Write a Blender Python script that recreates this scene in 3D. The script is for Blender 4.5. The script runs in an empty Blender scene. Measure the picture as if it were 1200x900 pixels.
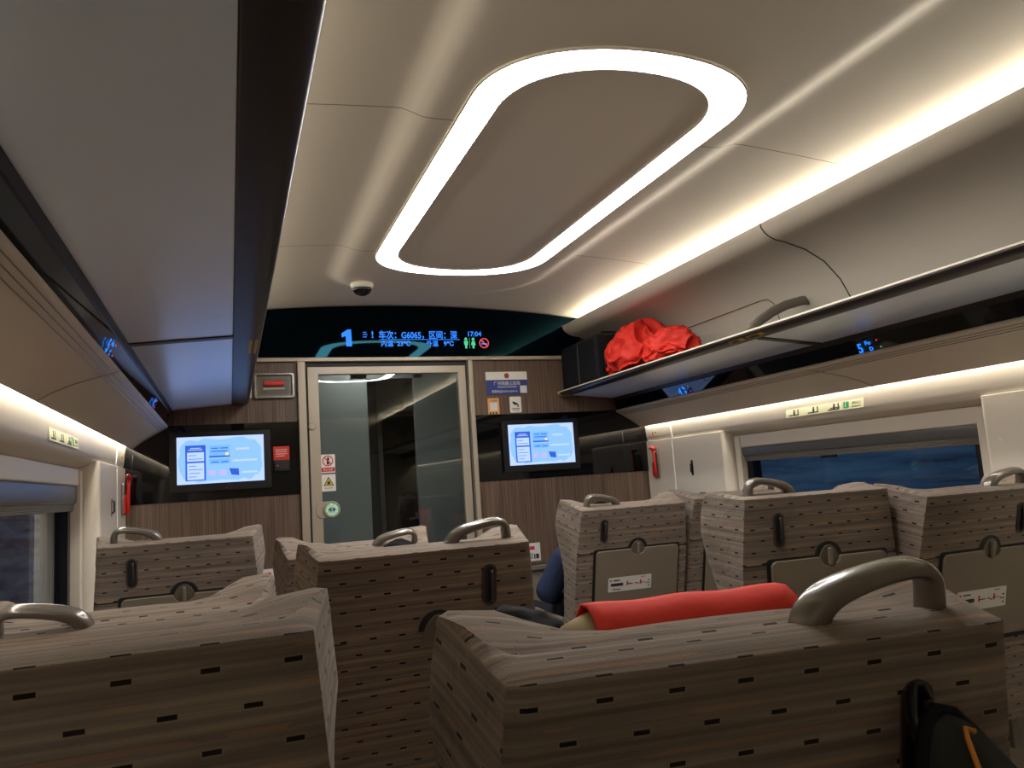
import bpy, math, random
from mathutils import Vector, Matrix, Euler
random.seed(7)
scene = bpy.context.scene
COL = scene.collection
PI = math.pi

# ------------------------------------------------------------------ camera, sky, exposure
EYE = 1.25
CAMX = -0.98
cam_d = bpy.data.cameras.new('camera'); cam = bpy.data.objects.new('camera', cam_d); COL.objects.link(cam)
cam_d.sensor_width = 36; cam_d.lens = 36*896.87/1200; cam_d.clip_start = 0.03
_y, _p, _r = .358575, .124181, -.0668407
_right = Vector((math.cos(_y), -math.sin(_y), 0))
_fwd = Vector((math.sin(_y)*math.cos(_p), math.cos(_y)*math.cos(_p), math.sin(_p)))
_up = _right.cross(_fwd)
_r2 = _right*math.cos(_r) + _up*math.sin(_r)
_u2 = -_right*math.sin(_r) + _up*math.cos(_r)
cam.matrix_world = Matrix(((_r2.x, _u2.x, -_fwd.x, CAMX), (_r2.y, _u2.y, -_fwd.y, 0), (_r2.z, _u2.z, -_fwd.z, EYE), (0, 0, 0, 1)))
scene.camera = cam

world = bpy.data.worlds.new('dusk'); scene.world = world; world.use_nodes = True
world.node_tree.nodes['Background'].inputs[0].default_value = (.10, .185, .31, 1)
world.node_tree.nodes['Background'].inputs[1].default_value = .24
scene.view_settings.view_transform = 'Standard'; scene.view_settings.look = 'None'
scene.view_settings.exposure = 1.0; scene.view_settings.gamma = 1.0
scene.view_settings.use_curve_mapping = False
RING_E, COVE_E, STRIP_E, SCREEN_E = 17.5, 8.8, 17.0, 0.70

# ------------------------------------------------------------------ helpers
def S(r, g, b):
    f = lambda c: (c/255/12.92 if c/255 <= .04045 else ((c/255+.055)/1.055)**2.4)
    return (f(r), f(g), f(b), 1)

MATS = {}
def mat(name, color=(.5,.5,.5,1), rough=.5, metal=0.0, spec=.5, emit=None, estr=1.0, coat=0.0, tint=None):
    m = bpy.data.materials.new(name); m.use_nodes = True
    b = m.node_tree.nodes['Principled BSDF']
    b.inputs['Base Color'].default_value = color
    b.inputs['Roughness'].default_value = rough
    b.inputs['Metallic'].default_value = metal
    b.inputs['Specular IOR Level'].default_value = spec
    b.inputs['Coat Weight'].default_value = coat
    if tint: b.inputs['Specular Tint'].default_value = tint
    if emit:
        b.inputs['Emission Color'].default_value = emit; b.inputs['Emission Strength'].default_value = estr
    MATS[name] = m
    return m
def nodes_of(m): return m.node_tree.nodes, m.node_tree.links, m.node_tree.nodes['Principled BSDF']

def add_noise_bump(m, scale=400, strength=.15, dist=.001, coord='Object', stretch=(1,1,1)):
    n, l, b = nodes_of(m)
    tc = n.new('ShaderNodeTexCoord'); mp = n.new('ShaderNodeMapping'); mp.inputs['Scale'].default_value = stretch
    nz = n.new('ShaderNodeTexNoise'); nz.inputs['Scale'].default_value = scale; nz.inputs['Detail'].default_value = 3
    bp = n.new('ShaderNodeBump'); bp.inputs['Strength'].default_value = strength; bp.inputs['Distance'].default_value = dist
    l.new(tc.outputs[coord], mp.inputs[0]); l.new(mp.outputs[0], nz.inputs['Vector']); l.new(nz.outputs['Fac'], bp.inputs['Height']); l.new(bp.outputs[0], b.inputs['Normal'])
    return nz, bp

def prop(o, label=None, cat=None, group=None, kind=None):
    if label: o['label'] = label
    if cat: o['category'] = cat
    if group: o['group'] = group
    if kind: o['kind'] = kind
    return o

class MB:
    """collects vertices and faces of one mesh"""
    def __init__(s): s.v = []; s.f = []; s.mi = []; s.uv = None; s.cur = 0
    def add(s, vs, fs, M=None):
        k = len(s.v)
        s.v += [tuple(M @ Vector(v)) if M is not None else tuple(v) for v in vs]
        s.f += [tuple(i+k for i in f) for f in fs]; s.mi += [s.cur]*len(fs); return s
    def box(s, x0, x1, y0, y1, z0, z1, M=None):
        x0, x1 = min(x0, x1), max(x0, x1)
        v = [(x0,y0,z0),(x1,y0,z0),(x1,y1,z0),(x0,y1,z0),(x0,y0,z1),(x1,y0,z1),(x1,y1,z1),(x0,y1,z1)]
        return s.add(v, [(0,3,2,1),(4,5,6,7),(0,1,5,4),(1,2,6,5),(2,3,7,6),(3,0,4,7)], M)
    def prism(s, pts, y0, y1, M=None, axis='y'):
        """closed polygon pts extruded; axis y: pts=(x,z); axis z: pts=(x,y)"""
        n = len(pts)
        if axis == 'y': v = [(a, y0, b) for a, b in pts] + [(a, y1, b) for a, b in pts]
        elif axis == 'z': v = [(a, b, y0) for a, b in pts] + [(a, b, y1) for a, b in pts]
        else: v = [(y0, a, b) for a, b in pts] + [(y1, a, b) for a, b in pts]
        f = [tuple(range(n)), tuple(range(2*n-1, n-1, -1))] + [(i, i+n, (i+1) % n + n, (i+1) % n) for i in range(n)]
        return s.add(v, f, M)
    def sheet(s, pts, y0, y1, ny=1, th=None):
        """open profile pts (x,z) swept along y; with thickness th as a closed profile"""
        if th:
            q = []
            for i, (a, b) in enumerate(pts):
                p0 = Vector(pts[max(i-1, 0)]); p1 = Vector(pts[min(i+1, len(pts)-1)])
                t = (p1-p0).normalized(); nn = Vector((-t.y, t.x))*th
                q.append((a+nn.x, b+nn.y))
            return s.prism(list(pts)+q[::-1], y0, y1)
        n = len(pts); v = []; f = []
        for j in range(ny+1):
            yy = y0+(y1-y0)*j/ny
            v += [(a, yy, b) for a, b in pts]
        for j in range(ny):
            for i in range(n-1): f.append((j*n+i, j*n+i+1, (j+1)*n+i+1, (j+1)*n+i))
        return s.add(v, f)
    def tube(s, path, r, n=10, cap=True, M=None, up=(0,0,1)):
        """r: float, list of floats, or list of (a,b) half sizes"""
        P = [Vector(p) for p in path]; vs = []; fs = []; prevu = Vector(up)
        for i, p in enumerate(P):
            t = (P[min(i+1, len(P)-1)] - P[max(i-1, 0)]).normalized()
            u = prevu - t*prevu.dot(t)
            if u.length < 1e-4: u = t.orthogonal()
            u.normalize(); prevu = u; w = t.cross(u)
            rr = r[i] if isinstance(r, (list, tuple)) else r
            a, b = rr if isinstance(rr, (list, tuple)) else (rr, rr)
            for k in range(n):
                c, d = math.cos(2*PI*k/n), math.sin(2*PI*k/n)
                e = .7
                c = math.copysign(abs(c)**e, c); d = math.copysign(abs(d)**e, d)
                if a == b: c, d = math.cos(2*PI*k/n), math.sin(2*PI*k/n)
                vs.append(p + w*a*c + u*b*d)
        for i in range(len(P)-1):
            for k in range(n): fs.append((i*n+k, i*n+(k+1) % n, (i+1)*n+(k+1) % n, (i+1)*n+k))
        if cap: fs += [tuple(range(n-1, -1, -1)), tuple((len(P)-1)*n+k for k in range(n))]
        return s.add(vs, fs, M)
    def lathe(s, prof, n=32, M=None):
        vs = []; fs = []
        for r, z in prof: vs += [(r*math.cos(2*PI*k/n), r*math.sin(2*PI*k/n), z) for k in range(n)]
        for i in range(len(prof)-1):
            for k in range(n): fs.append((i*n+k, i*n+(k+1) % n, (i+1)*n+(k+1) % n, (i+1)*n+k))
        if prof[0][0] > 1e-6: fs.append(tuple(range(n-1, -1, -1)))
        if prof[-1][0] > 1e-6: fs.append(tuple((len(prof)-1)*n+k for k in range(n)))
        return s.add(vs, fs, M)
    def ball(s, c, r, nu=20, nv=12, fn=None):
        rx, ry, rz = r if isinstance(r, (tuple, list)) else (r, r, r); vs = []; fs = []
        for j in range(nv+1):
            a = PI*j/nv
            for i in range(nu):
                b = 2*PI*i/nu
                d = Vector((math.sin(a)*math.cos(b), math.sin(a)*math.sin(b), math.cos(a)))
                k = fn(d) if fn else 1
                vs.append((c[0]+rx*d.x*k, c[1]+ry*d.y*k, c[2]+rz*d.z*k))
        for j in range(nv):
            for i in range(nu): fs.append((j*nu+i, (j+1)*nu+i, (j+1)*nu+(i+1) % nu, j*nu+(i+1) % nu))
        return s.add(vs, fs)
    def build(s, name, m, parent=None, smooth=False, bevel=0, seg=2, angle=35, loc=None):
        me = bpy.data.meshes.new(name)
        me.from_pydata([tuple(v) for v in s.v], [], s.f); me.validate(); 
        ms = m if isinstance(m, list) else [m]
        for q in ms: me.materials.append(q)
        if len(ms) > 1:
            for p, k in zip(me.polygons, s.mi): p.material_index = k
        import bmesh
        bm = bmesh.new(); bm.from_mesh(me); bmesh.ops.remove_doubles(bm, verts=bm.verts, dist=1e-5)
        bmesh.ops.recalc_face_normals(bm, faces=bm.faces); bm.to_mesh(me); bm.free()
        if s.uv: s.uv(me)
        o = bpy.data.objects.new(name, me); COL.objects.link(o)
        if smooth:
            for p in me.polygons: p.use_smooth = True
        if bevel:
            b = o.modifiers.new('bevel', 'BEVEL'); b.width = bevel; b.segments = seg; b.limit_method = 'ANGLE'; b.angle_limit = math.radians(angle)
            for p in me.polygons: p.use_smooth = True
            wn = o.modifiers.new('wn', 'WEIGHTED_NORMAL')
        if parent: o.parent = parent
        if loc: o.location = loc
        return o

def empty(name, loc=(0,0,0), rz=0, label=None, cat=None, group=None, parent=None):
    o = bpy.data.objects.new(name, None); COL.objects.link(o); o.empty_display_size = .05
    o.location = loc; o.rotation_euler = (0, 0, rz)
    if parent: o.parent = parent
    return prop(o, label, cat, group)

def rrect(w, h, r, n=6, cx=0, cy=0):
    pts = []
    for (sx, sy, a0) in ((1,1,0),(-1,1,90),(-1,-1,180),(1,-1,270)):
        for k in range(n+1):
            a = math.radians(a0+90*k/n); pts.append((cx+sx*(w/2-r)+r*math.cos(a), cy+sy*(h/2-r)+r*math.sin(a)))
    return pts

def text_mesh(body, size, name, m, parent, loc, rot=(PI/2,0,0), align='LEFT', bold=0.0, sx=1.0, shear=0):
    c = bpy.data.curves.new('t', 'FONT'); c.body = body; c.size = size; c.align_x = align; c.align_y = 'BOTTOM_BASELINE'
    c.extrude = .0002; c.offset = bold; c.shear = shear; c.resolution_u = 3
    o = bpy.data.objects.new('t', c); COL.objects.link(o)
    dg = bpy.context.evaluated_depsgraph_get()
    me = bpy.data.meshes.new_from_object(o.evaluated_get(dg))
    COL.objects.unlink(o); bpy.data.objects.remove(o)
    me.name = name; me.materials.clear(); me.materials.append(m)
    q = bpy.data.objects.new(name, me); COL.objects.link(q); q.parent = parent
    q.location = loc; q.rotation_euler = rot; q.scale = (sx, 1, 1)
    return q

def dup(root, name=None):
    """copy of a thing with copies of its parts and sub-parts"""
    r = root.copy(); COL.objects.link(r)
    def rec(a, b):
        for ch in a.children:
            c = ch.copy(); COL.objects.link(c); c.parent = b
            rec(ch, c)
    rec(root, r)
    return r

# ------------------------------------------------------------------ materials
cream = mat('cream_panel', S(206,197,181), .42, spec=.35); add_noise_bump(cream, 900, .05, .0004)
ceil_m = mat('ceiling_panel', S(214,207,193), .5, spec=.3)
def _ceil():
    n, l, b = nodes_of(ceil_m)
    tc = n.new('ShaderNodeTexCoord'); sp = n.new('ShaderNodeSeparateXYZ'); l.new(tc.outputs['Object'], sp.inputs[0])
    tot = None
    for yy in (-1.35, .72, 1.895, 3.085):
        s1 = n.new('ShaderNodeMath'); s1.operation = 'SUBTRACT'; s1.inputs[1].default_value = yy; l.new(sp.outputs['Y'], s1.inputs[0])
        a = n.new('ShaderNodeMath'); a.operation = 'ABSOLUTE'; l.new(s1.outputs[0], a.inputs[0])
        c = n.new('ShaderNodeMath'); c.operation = 'LESS_THAN'; c.inputs[1].default_value = .0022; l.new(a.outputs[0], c.inputs[0])
        if tot is None: tot = c
        else:
            t = n.new('ShaderNodeMath'); t.operation = 'MAXIMUM'; l.new(tot.outputs[0], t.inputs[0]); l.new(c.outputs[0], t.inputs[1]); tot = t
    ax = n.new('ShaderNodeMath'); ax.operation = 'ABSOLUTE'; l.new(sp.outputs['X'], ax.inputs[0])
    g = n.new('ShaderNodeMath'); g.operation = 'GREATER_THAN'; g.inputs[1].default_value = .37; l.new(ax.outputs[0], g.inputs[0])
    mu = n.new('ShaderNodeMath'); mu.operation = 'MULTIPLY'; l.new(tot.outputs[0], mu.inputs[0]); l.new(g.outputs[0], mu.inputs[1])
    mx = n.new('ShaderNodeMix'); mx.data_type = 'RGBA'; l.new(mu.outputs[0], mx.inputs[0])
    mx.inputs[6].default_value = S(214,207,193); mx.inputs[7].default_value = S(120,108,92); l.new(mx.outputs[2], b.inputs['Base Color'])
    nz = n.new('ShaderNodeTexNoise'); nz.inputs['Scale'].default_value = 350; l.new(tc.outputs['Object'], nz.inputs['Vector'])
    bp = n.new('ShaderNodeBump'); bp.inputs['Strength'].default_value = .08; bp.inputs['Distance'].default_value = .0006
    l.new(nz.outputs['Fac'], bp.inputs['Height']); l.new(bp.outputs[0], b.inputs['Normal'])
_ceil()
wood = mat('wood_panel', S(86,66,54), .38, spec=.35)
def _wood():
    n, l, b = nodes_of(wood)
    tc = n.new('ShaderNodeTexCoord'); mp = n.new('ShaderNodeMapping'); mp.inputs['Scale'].default_value = (140, 140, 2.2)
    nz = n.new('ShaderNodeTexNoise'); nz.inputs['Scale'].default_value = 1; nz.inputs['Detail'].default_value = 4
    cr = n.new('ShaderNodeValToRGB'); cr.color_ramp.elements[0].position = .32; cr.color_ramp.elements[1].position = .7
    cr.color_ramp.elements[0].color = S(76,59,48); cr.color_ramp.elements[1].color = S(116,96,80)
    l.new(tc.outputs['Object'], mp.inputs[0]); l.new(mp.outputs[0], nz.inputs['Vector']); l.new(nz.outputs['Fac'], cr.inputs[0]); l.new(cr.outputs[0], b.inputs['Base Color'])
_wood()
blackglass = mat('black_glass', S(6,7,10), .04, spec=.55)
display_glass = mat('display_glass', S(3,7,12), .03, spec=.10, tint=(.13,.58,.80,1))
frame_al = mat('frame_champagne', S(168,156,138), .38, metal=.25, spec=.5)
frame_dk = mat('frame_gap', S(40,36,33), .6)
dark_trim = mat('dark_trim', S(48,38,34), .38, metal=.35, spec=.5)
under_al = mat('rack_panel', S(226,238,255), .28, metal=.28, spec=.6); add_noise_bump(under_al, 1, .03, .0006, stretch=(600,6,600))
carpet = mat('carpet', S(168,160,148), .95, spec=.1); add_noise_bump(carpet, 300, .5, .003)
grey_pl = mat('grey_plastic', S(118,110,99), .3, metal=.15, spec=.5)
handle_m = mat('seat_handle', S(110,102,92), .24, metal=.30, spec=.5, coat=.3)
taupe = mat('tray_plastic', S(122,112,96), .45, spec=.35)
taupe_d = mat('latch_plastic', S(96,87,76), .35, spec=.45)
recess = mat('recess_black', S(18,15,14), .55)
chrome = mat('chrome', S(200,200,198), .15, metal=1)
red_pl = mat('red_plastic', S(196,36,24), .35)
black_pl = mat('black_plastic', S(18,18,20), .35)
blk_matte = mat('black_fabric', S(22,22,25), .8, spec=.2); add_noise_bump(blk_matte, 250, .3, .002)
white_pl = mat('white_print', S(218,214,204), .5)
paper = mat('paper', S(206,204,198), .6)
ink = mat('ink_black', S(30,30,32), .6)
ink_red = mat('ink_red', S(190,30,34), .6)
ink_green = mat('ink_green', S(20,140,84), .6)
blue_sign = mat('blue_sign', S(36,56,128), .5)
yellow_m = mat('yellow_label', S(196,164,44), .5)
orange_m = mat('orange_label', S(216,158,84), .5)
pale_green = mat('glow_label', S(205,205,168), .5)
ring_m = mat('ring_diffuser', (1,1,1,1), .5, emit=(1,.99,.97,1), estr=RING_E)
cove_m = mat('cove_led', (1,1,1,1), .5, emit=(1,.94,.83,1), estr=COVE_E)
strip_m = mat('strip_led', (1,1,1,1), .5, emit=(1,.96,.89,1), estr=STRIP_E)
led_blue = mat('led_blue', (0,0,0,1), .5, emit=(.015,.22,1,1), estr=.62)
led_green = mat('led_green', (0,0,0,1), .5, emit=(.08,.55,.28,1), estr=.55)
led_red = mat('led_red', (0,0,0,1), .5, emit=(1,.08,.08,1), estr=.55)
scr_bg = mat('screen_blue', (0,0,0,1), .3, emit=S(128,176,250), estr=SCREEN_E)
scr_lt = mat('screen_pale', (0,0,0,1), .3, emit=S(168,192,244), estr=SCREEN_E)
scr_bg2 = mat('screen_mid', (0,0,0,1), .3, emit=S(104,164,244), estr=SCREEN_E)
scr_navy = mat('screen_navy', (0,0,0,1), .3, emit=S(44,84,190), estr=SCREEN_E)
scr_yel = mat('screen_yellow', (0,0,0,1), .3, emit=S(230,210,90), estr=SCREEN_E)
scr_pink = mat('screen_pink', (0,0,0,1), .3, emit=S(190,160,215), estr=SCREEN_E)
beige_cloth = mat('beige_cushion', S(172,156,124), .85, spec=.15); add_noise_bump(beige_cloth, 500, .2, .001)
red_cloth = mat('red_cover', S(228,70,58), .8, spec=.2); add_noise_bump(red_cloth, 60, .25, .004)
jacket_red = mat('red_jacket_cloth', S(204,44,30), .6, spec=.3)
def _jr():
    n, l, b = nodes_of(jacket_red)
    tc = n.new('ShaderNodeTexCoord'); nz = n.new('ShaderNodeTexNoise'); nz.inputs['Scale'].default_value = 9; nz.inputs['Detail'].default_value = 4; nz.inputs['Distortion'].default_value = 1.2
    bp = n.new('ShaderNodeBump'); bp.inputs['Strength'].default_value = .35; bp.inputs['Distance'].default_value = .015
    l.new(tc.outputs['Object'], nz.inputs['Vector']); l.new(nz.outputs['Fac'], bp.inputs['Height']); l.new(bp.outputs[0], b.inputs['Normal'])
_jr()
skin_m = mat('skin', S(196,148,118), .5)
hair_m = mat('hair', S(14,12,11), .8, spec=.08)
navy_m = mat('navy_jacket', S(38,48,74), .75, spec=.25); add_noise_bump(navy_m, 40, .3, .006)
dark_cl = mat('dark_clothes', S(34,34,40), .85, spec=.2)
bluepat = mat('blue_shirt', S(70,110,190), .8)
def _bp():
    n, l, b = nodes_of(bluepat)
    tc = n.new('ShaderNodeTexCoord'); v = n.new('ShaderNodeTexVoronoi'); v.inputs['Scale'].default_value = 90
    cr = n.new('ShaderNodeValToRGB'); cr.color_ramp.elements[0].color = S(40,60,130); cr.color_ramp.elements[1].color = S(120,170,225); cr.color_ramp.elements[0].position=.2; cr.color_ramp.elements[1].position=.6
    l.new(tc.outputs['Object'], v.inputs['Vector']); l.new(v.outputs['Distance'], cr.inputs[0]); l.new(cr.outputs[0], b.inputs['Base Color'])
_bp()
vest_grey = mat('vestibule_grey', S(150,154,152), .5)
blind_m = mat('blind_grey', S(110,106,98), .6)

def glass_mat(name, tint, f0=.05):
    m = bpy.data.materials.new(name); m.use_nodes = True
    n, l = m.node_tree.nodes, m.node_tree.links; n.clear()
    out = n.new('ShaderNodeOutputMaterial'); mx = n.new('ShaderNodeMixShader'); tr = n.new('ShaderNodeBsdfTransparent'); gl = n.new('ShaderNodeBsdfGlossy')
    tr.inputs[0].default_value = tint; gl.inputs['Roughness'].default_value = .01
    ge = n.new('ShaderNodeNewGeometry'); dt = n.new('ShaderNodeVectorMath'); dt.operation = 'DOT_PRODUCT'; l.new(ge.outputs['Normal'], dt.inputs[0]); l.new(ge.outputs['Incoming'], dt.inputs[1])
    def M(op, a, b):
        q = n.new('ShaderNodeMath'); q.operation = op; q.use_clamp = True
        for i, x in enumerate((a, b)):
            if isinstance(x, (int, float)): q.inputs[i].default_value = x
            else: l.new(x, q.inputs[i])
        return q.outputs[0]
    ab = n.new('ShaderNodeMath'); ab.operation = 'ABSOLUTE'; l.new(dt.outputs['Value'], ab.inputs[0])
    k = M('ADD', M('MULTIPLY', M('POWER', M('SUBTRACT', 1, ab.outputs[0]), 5), 1-f0), f0)
    l.new(k, mx.inputs[0]); l.new(tr.outputs[0], mx.inputs[1]); l.new(gl.outputs[0], mx.inputs[2]); l.new(mx.outputs[0], out.inputs[0])
    return m
door_glass = glass_mat('door_glass', (.80,.84,.84,1), .05)
win_glass = glass_mat('window_glass', (.72,.80,.88,1), .025)
clear_pl = glass_mat('clear_cover', (.9,.9,.9,1), .04)

# seat fabric: grey-brown streaks with rows of small dark dashes (uv in metres)
fabric = mat('seat_fabric', S(110,96,82), .92, spec=.12)
fabric.node_tree.nodes['Principled BSDF'].inputs['Sheen Weight'].default_value = .15
fabric.node_tree.nodes['Principled BSDF'].inputs['Sheen Roughness'].default_value = .45
fabric.node_tree.nodes['Principled BSDF'].inputs['Sheen Tint'].default_value = (1,.9,.78,1)
def _fabric():
    n, l, b = nodes_of(fabric)
    uv = n.new('ShaderNodeUVMap'); uv.uv_map = 'UVMap'
    sp = n.new('ShaderNodeSeparateXYZ'); l.new(uv.outputs[0], sp.inputs[0])
    def M(op, a, b_=None, c=None):
        q = n.new('ShaderNodeMath'); q.operation = op
        for i, x in enumerate((a, b_, c)):
            if x is None: continue
            if isinstance(x, (int, float)): q.inputs[i].default_value = x
            else: l.new(x, q.inputs[i])
        return q.outputs[0]
    U, V = sp.outputs['X'], sp.outputs['Y']
    # streaks
    mp = n.new('ShaderNodeMapping'); mp.inputs['Scale'].default_value = (1.7, 95, 1); l.new(uv.outputs[0], mp.inputs[0])
    nz = n.new('ShaderNodeTexNoise'); nz.inputs['Scale'].default_value = 1; nz.inputs['Detail'].default_value = 5; nz.inputs['Roughness'].default_value = .6; l.new(mp.outputs[0], nz.inputs['Vector'])
    cr = n.new('ShaderNodeValToRGB'); e = cr.color_ramp.elements
    e[0].position = .30; e[0].color = S(92,82,75); e[1].position = .74; e[1].color = S(152,138,121)
    q = e.new(.5); q.color = S(117,105,95)
    l.new(nz.outputs['Fac'], cr.inputs[0])
    # thin orange threads
    mp2 = n.new('ShaderNodeMapping'); mp2.inputs['Scale'].default_value = (9, 60, 1); mp2.inputs['Location'].default_value = (3,7,0); l.new(uv.outputs[0], mp2.inputs[0])
    nz2 = n.new('ShaderNodeTexNoise'); nz2.inputs['Scale'].default_value = 1; nz2.inputs['Detail'].default_value = 2; l.new(mp2.outputs[0], nz2.inputs['Vector'])
    vb = M('FRACT', M('DIVIDE', V, .0325)); on = M('LESS_THAN', M('ABSOLUTE', M('SUBTRACT', vb, .86)), .07)
    of = M('MULTIPLY', on, M('MULTIPLY', M('GREATER_THAN', nz2.outputs['Fac'], .50), .42))
    m1 = n.new('ShaderNodeMix'); m1.data_type = 'RGBA'; l.new(of, m1.inputs[0]); l.new(cr.outputs[0], m1.inputs[6]); m1.inputs[7].default_value = S(156,118,88)
    # dashes
    row = M('FLOOR', M('DIVIDE', V, .0325)); off = M('MULTIPLY', M('MODULO', M('ABSOLUTE', row), 2), .5)
    fu = M('FRACT', M('ADD', M('DIVIDE', U, .065), off)); fu = M('MULTIPLY', M('ABSOLUTE', M('SUBTRACT', fu, .5)), .065)
    fv = M('MULTIPLY', M('ABSOLUTE', M('SUBTRACT', vb, .5)), .0325)
    dash = M('MULTIPLY', M('LESS_THAN', fu, .0074), M('LESS_THAN', fv, .0021))
    halo = M('MULTIPLY', M('LESS_THAN', fu, .0092), M('LESS_THAN', fv, .0040))
    m2 = n.new('ShaderNodeMix'); m2.data_type = 'RGBA'; l.new(M('MULTIPLY', halo, .45), m2.inputs[0]); l.new(m1.outputs[2], m2.inputs[6]); m2.inputs[7].default_value = S(132,117,100)
    m3 = n.new('ShaderNodeMix'); m3.data_type = 'RGBA'; l.new(dash, m3.inputs[0]); l.new(m2.outputs[2], m3.inputs[6]); m3.inputs[7].default_value = S(24,20,21)
    l.new(m3.outputs[2], b.inputs['Base Color'])
    # weave + wrinkles
    w = n.new('ShaderNodeTexNoise'); w.inputs['Scale'].default_value = 420; w.inputs['Detail'].default_value = 2; l.new(uv.outputs[0], w.inputs['Vector'])
    bp = n.new('ShaderNodeBump'); bp.inputs['Strength'].default_value = .55; bp.inputs['Distance'].default_value = .0018; l.new(w.outputs['Fac'], bp.inputs['Height'])
    tc = n.new('ShaderNodeTexCoord'); mp3 = n.new('ShaderNodeMapping'); mp3.inputs['Scale'].default_value = (4, 22, 22); l.new(tc.outputs['Object'], mp3.inputs[0])
    w2 = n.new('ShaderNodeTexNoise'); w2.inputs['Scale'].default_value = 1; w2.inputs['Detail'].default_value = 3; w2.inputs['Distortion'].default_value = .6; l.new(mp3.outputs[0], w2.inputs['Vector'])
    bp2 = n.new('ShaderNodeBump'); bp2.inputs['Strength'].default_value = .35; bp2.inputs['Distance'].default_value = .012; l.new(w2.outputs['Fac'], bp2.inputs['Height']); l.new(bp.outputs[0], bp2.inputs['Normal'])
    l.new(bp2.outputs[0], b.inputs['Normal'])
_fabric()
def box_uv(me):
    uv = me.uv_layers.new(name='UVMap').data
    for p in me.polygons:
        nx, ny, nz = (abs(c) for c in p.normal)
        for li in p.loop_indices:
            v = me.vertices[me.loops[li].vertex_index].co
            if nz > nx and nz > ny*.9: uv[li].uv = (v.x, v.y+.0162)
            elif nx > ny: uv[li].uv = (v.y, v.z)
            else: uv[li].uv = (v.x, v.z)

# ------------------------------------------------------------------ the carriage shell
YB, YF = -2.2, 4.2
def struct(o): o['kind'] = 'structure'; return o
struct(MB().box(-1.62, 1.62, YB-.1, 7.4, -.06, 0).build('floor', carpet))

def ceil_z(x, y):
    base = 2.268 - .055*x*x
    # dropped centre panel with a rounded far end
    hx, r = .545, .42
    qx, qy = abs(x)-(hx-r), y-(3.86-r)
    d = math.hypot(max(qx, 0), max(qy, 0)) + min(max(qx, qy), 0) - r
    t = min(1, max(0, -d/.085)); t = t*t*(3-2*t)
    return base*(1-t) + (2.232 - .004*x*x)*t
def make_ceiling():
    xs = [-1.06+.0265*i for i in range(81)]
    ys = [YB+.03*i for i in range(int((YF-YB)/.03)+1)]
    v = [(x, y, ceil_z(x, y)) for y in ys for x in xs]; n = len(xs)
    f = [(j*n+i, j*n+i+1, (j+1)*n+i+1, (j+1)*n+i) for j in range(len(ys)-1) for i in range(n-1)]
    o = MB().add(v, f).build('ceiling', ceil_m, smooth=True)
    sol = o.modifiers.new('th', 'SOLIDIFY'); sol.thickness = .02; sol.offset = 1 if o.data.polygons[0].normal.z > 0 else -1
    return struct(o)
make_ceiling()

def mir(pts, s): return [(s*a, b) for a, b in pts]
COVE = [(1.06,2.206),(1.085,2.185),(1.092,2.15),(1.075,2.122),(1.03,2.112),(.985,2.118),(.958,2.135),(.945,2.160),(.941,2.158),(.943,2.142),(.958,2.122),(.98,2.107),(1.005,2.097),(1.05,2.090),(1.14,2.066),(1.23,2.02),(1.30,1.95),(1.35,1.86),(1.385,1.77),(1.392,1.70)]
VAL = [(1.249,1.612),(1.256,1.618),(1.28,1.613),(1.33,1.590),(1.38,1.562),(1.42,1.538),(1.436,1.526)]
VAL = [(1.262,1.629),(1.267,1.621),(1.31,1.598),(1.355,1.572),(1.395,1.546),(1.428,1.522),(1.434,1.524),(1.436,1.535),(1.425,1.55)]
BAND = [(1.405,1.575),(1.44,1.568),(1.452,1.545),(1.457,1.52),(1.461,1.49),(1.464,1.455),(1.468,1.436),(1.476,1.427),(1.49,1.420),(1.56,1.388),(1.60,1.388)]
BAND_END = BAND[:8] + [(1.478,1.42),(1.466,1.412),(1.462,1.40)]
WY0, WY1 = 1.93, 3.40       # window span along the carriage
ZS, ZT = .80, 1.395
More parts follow.
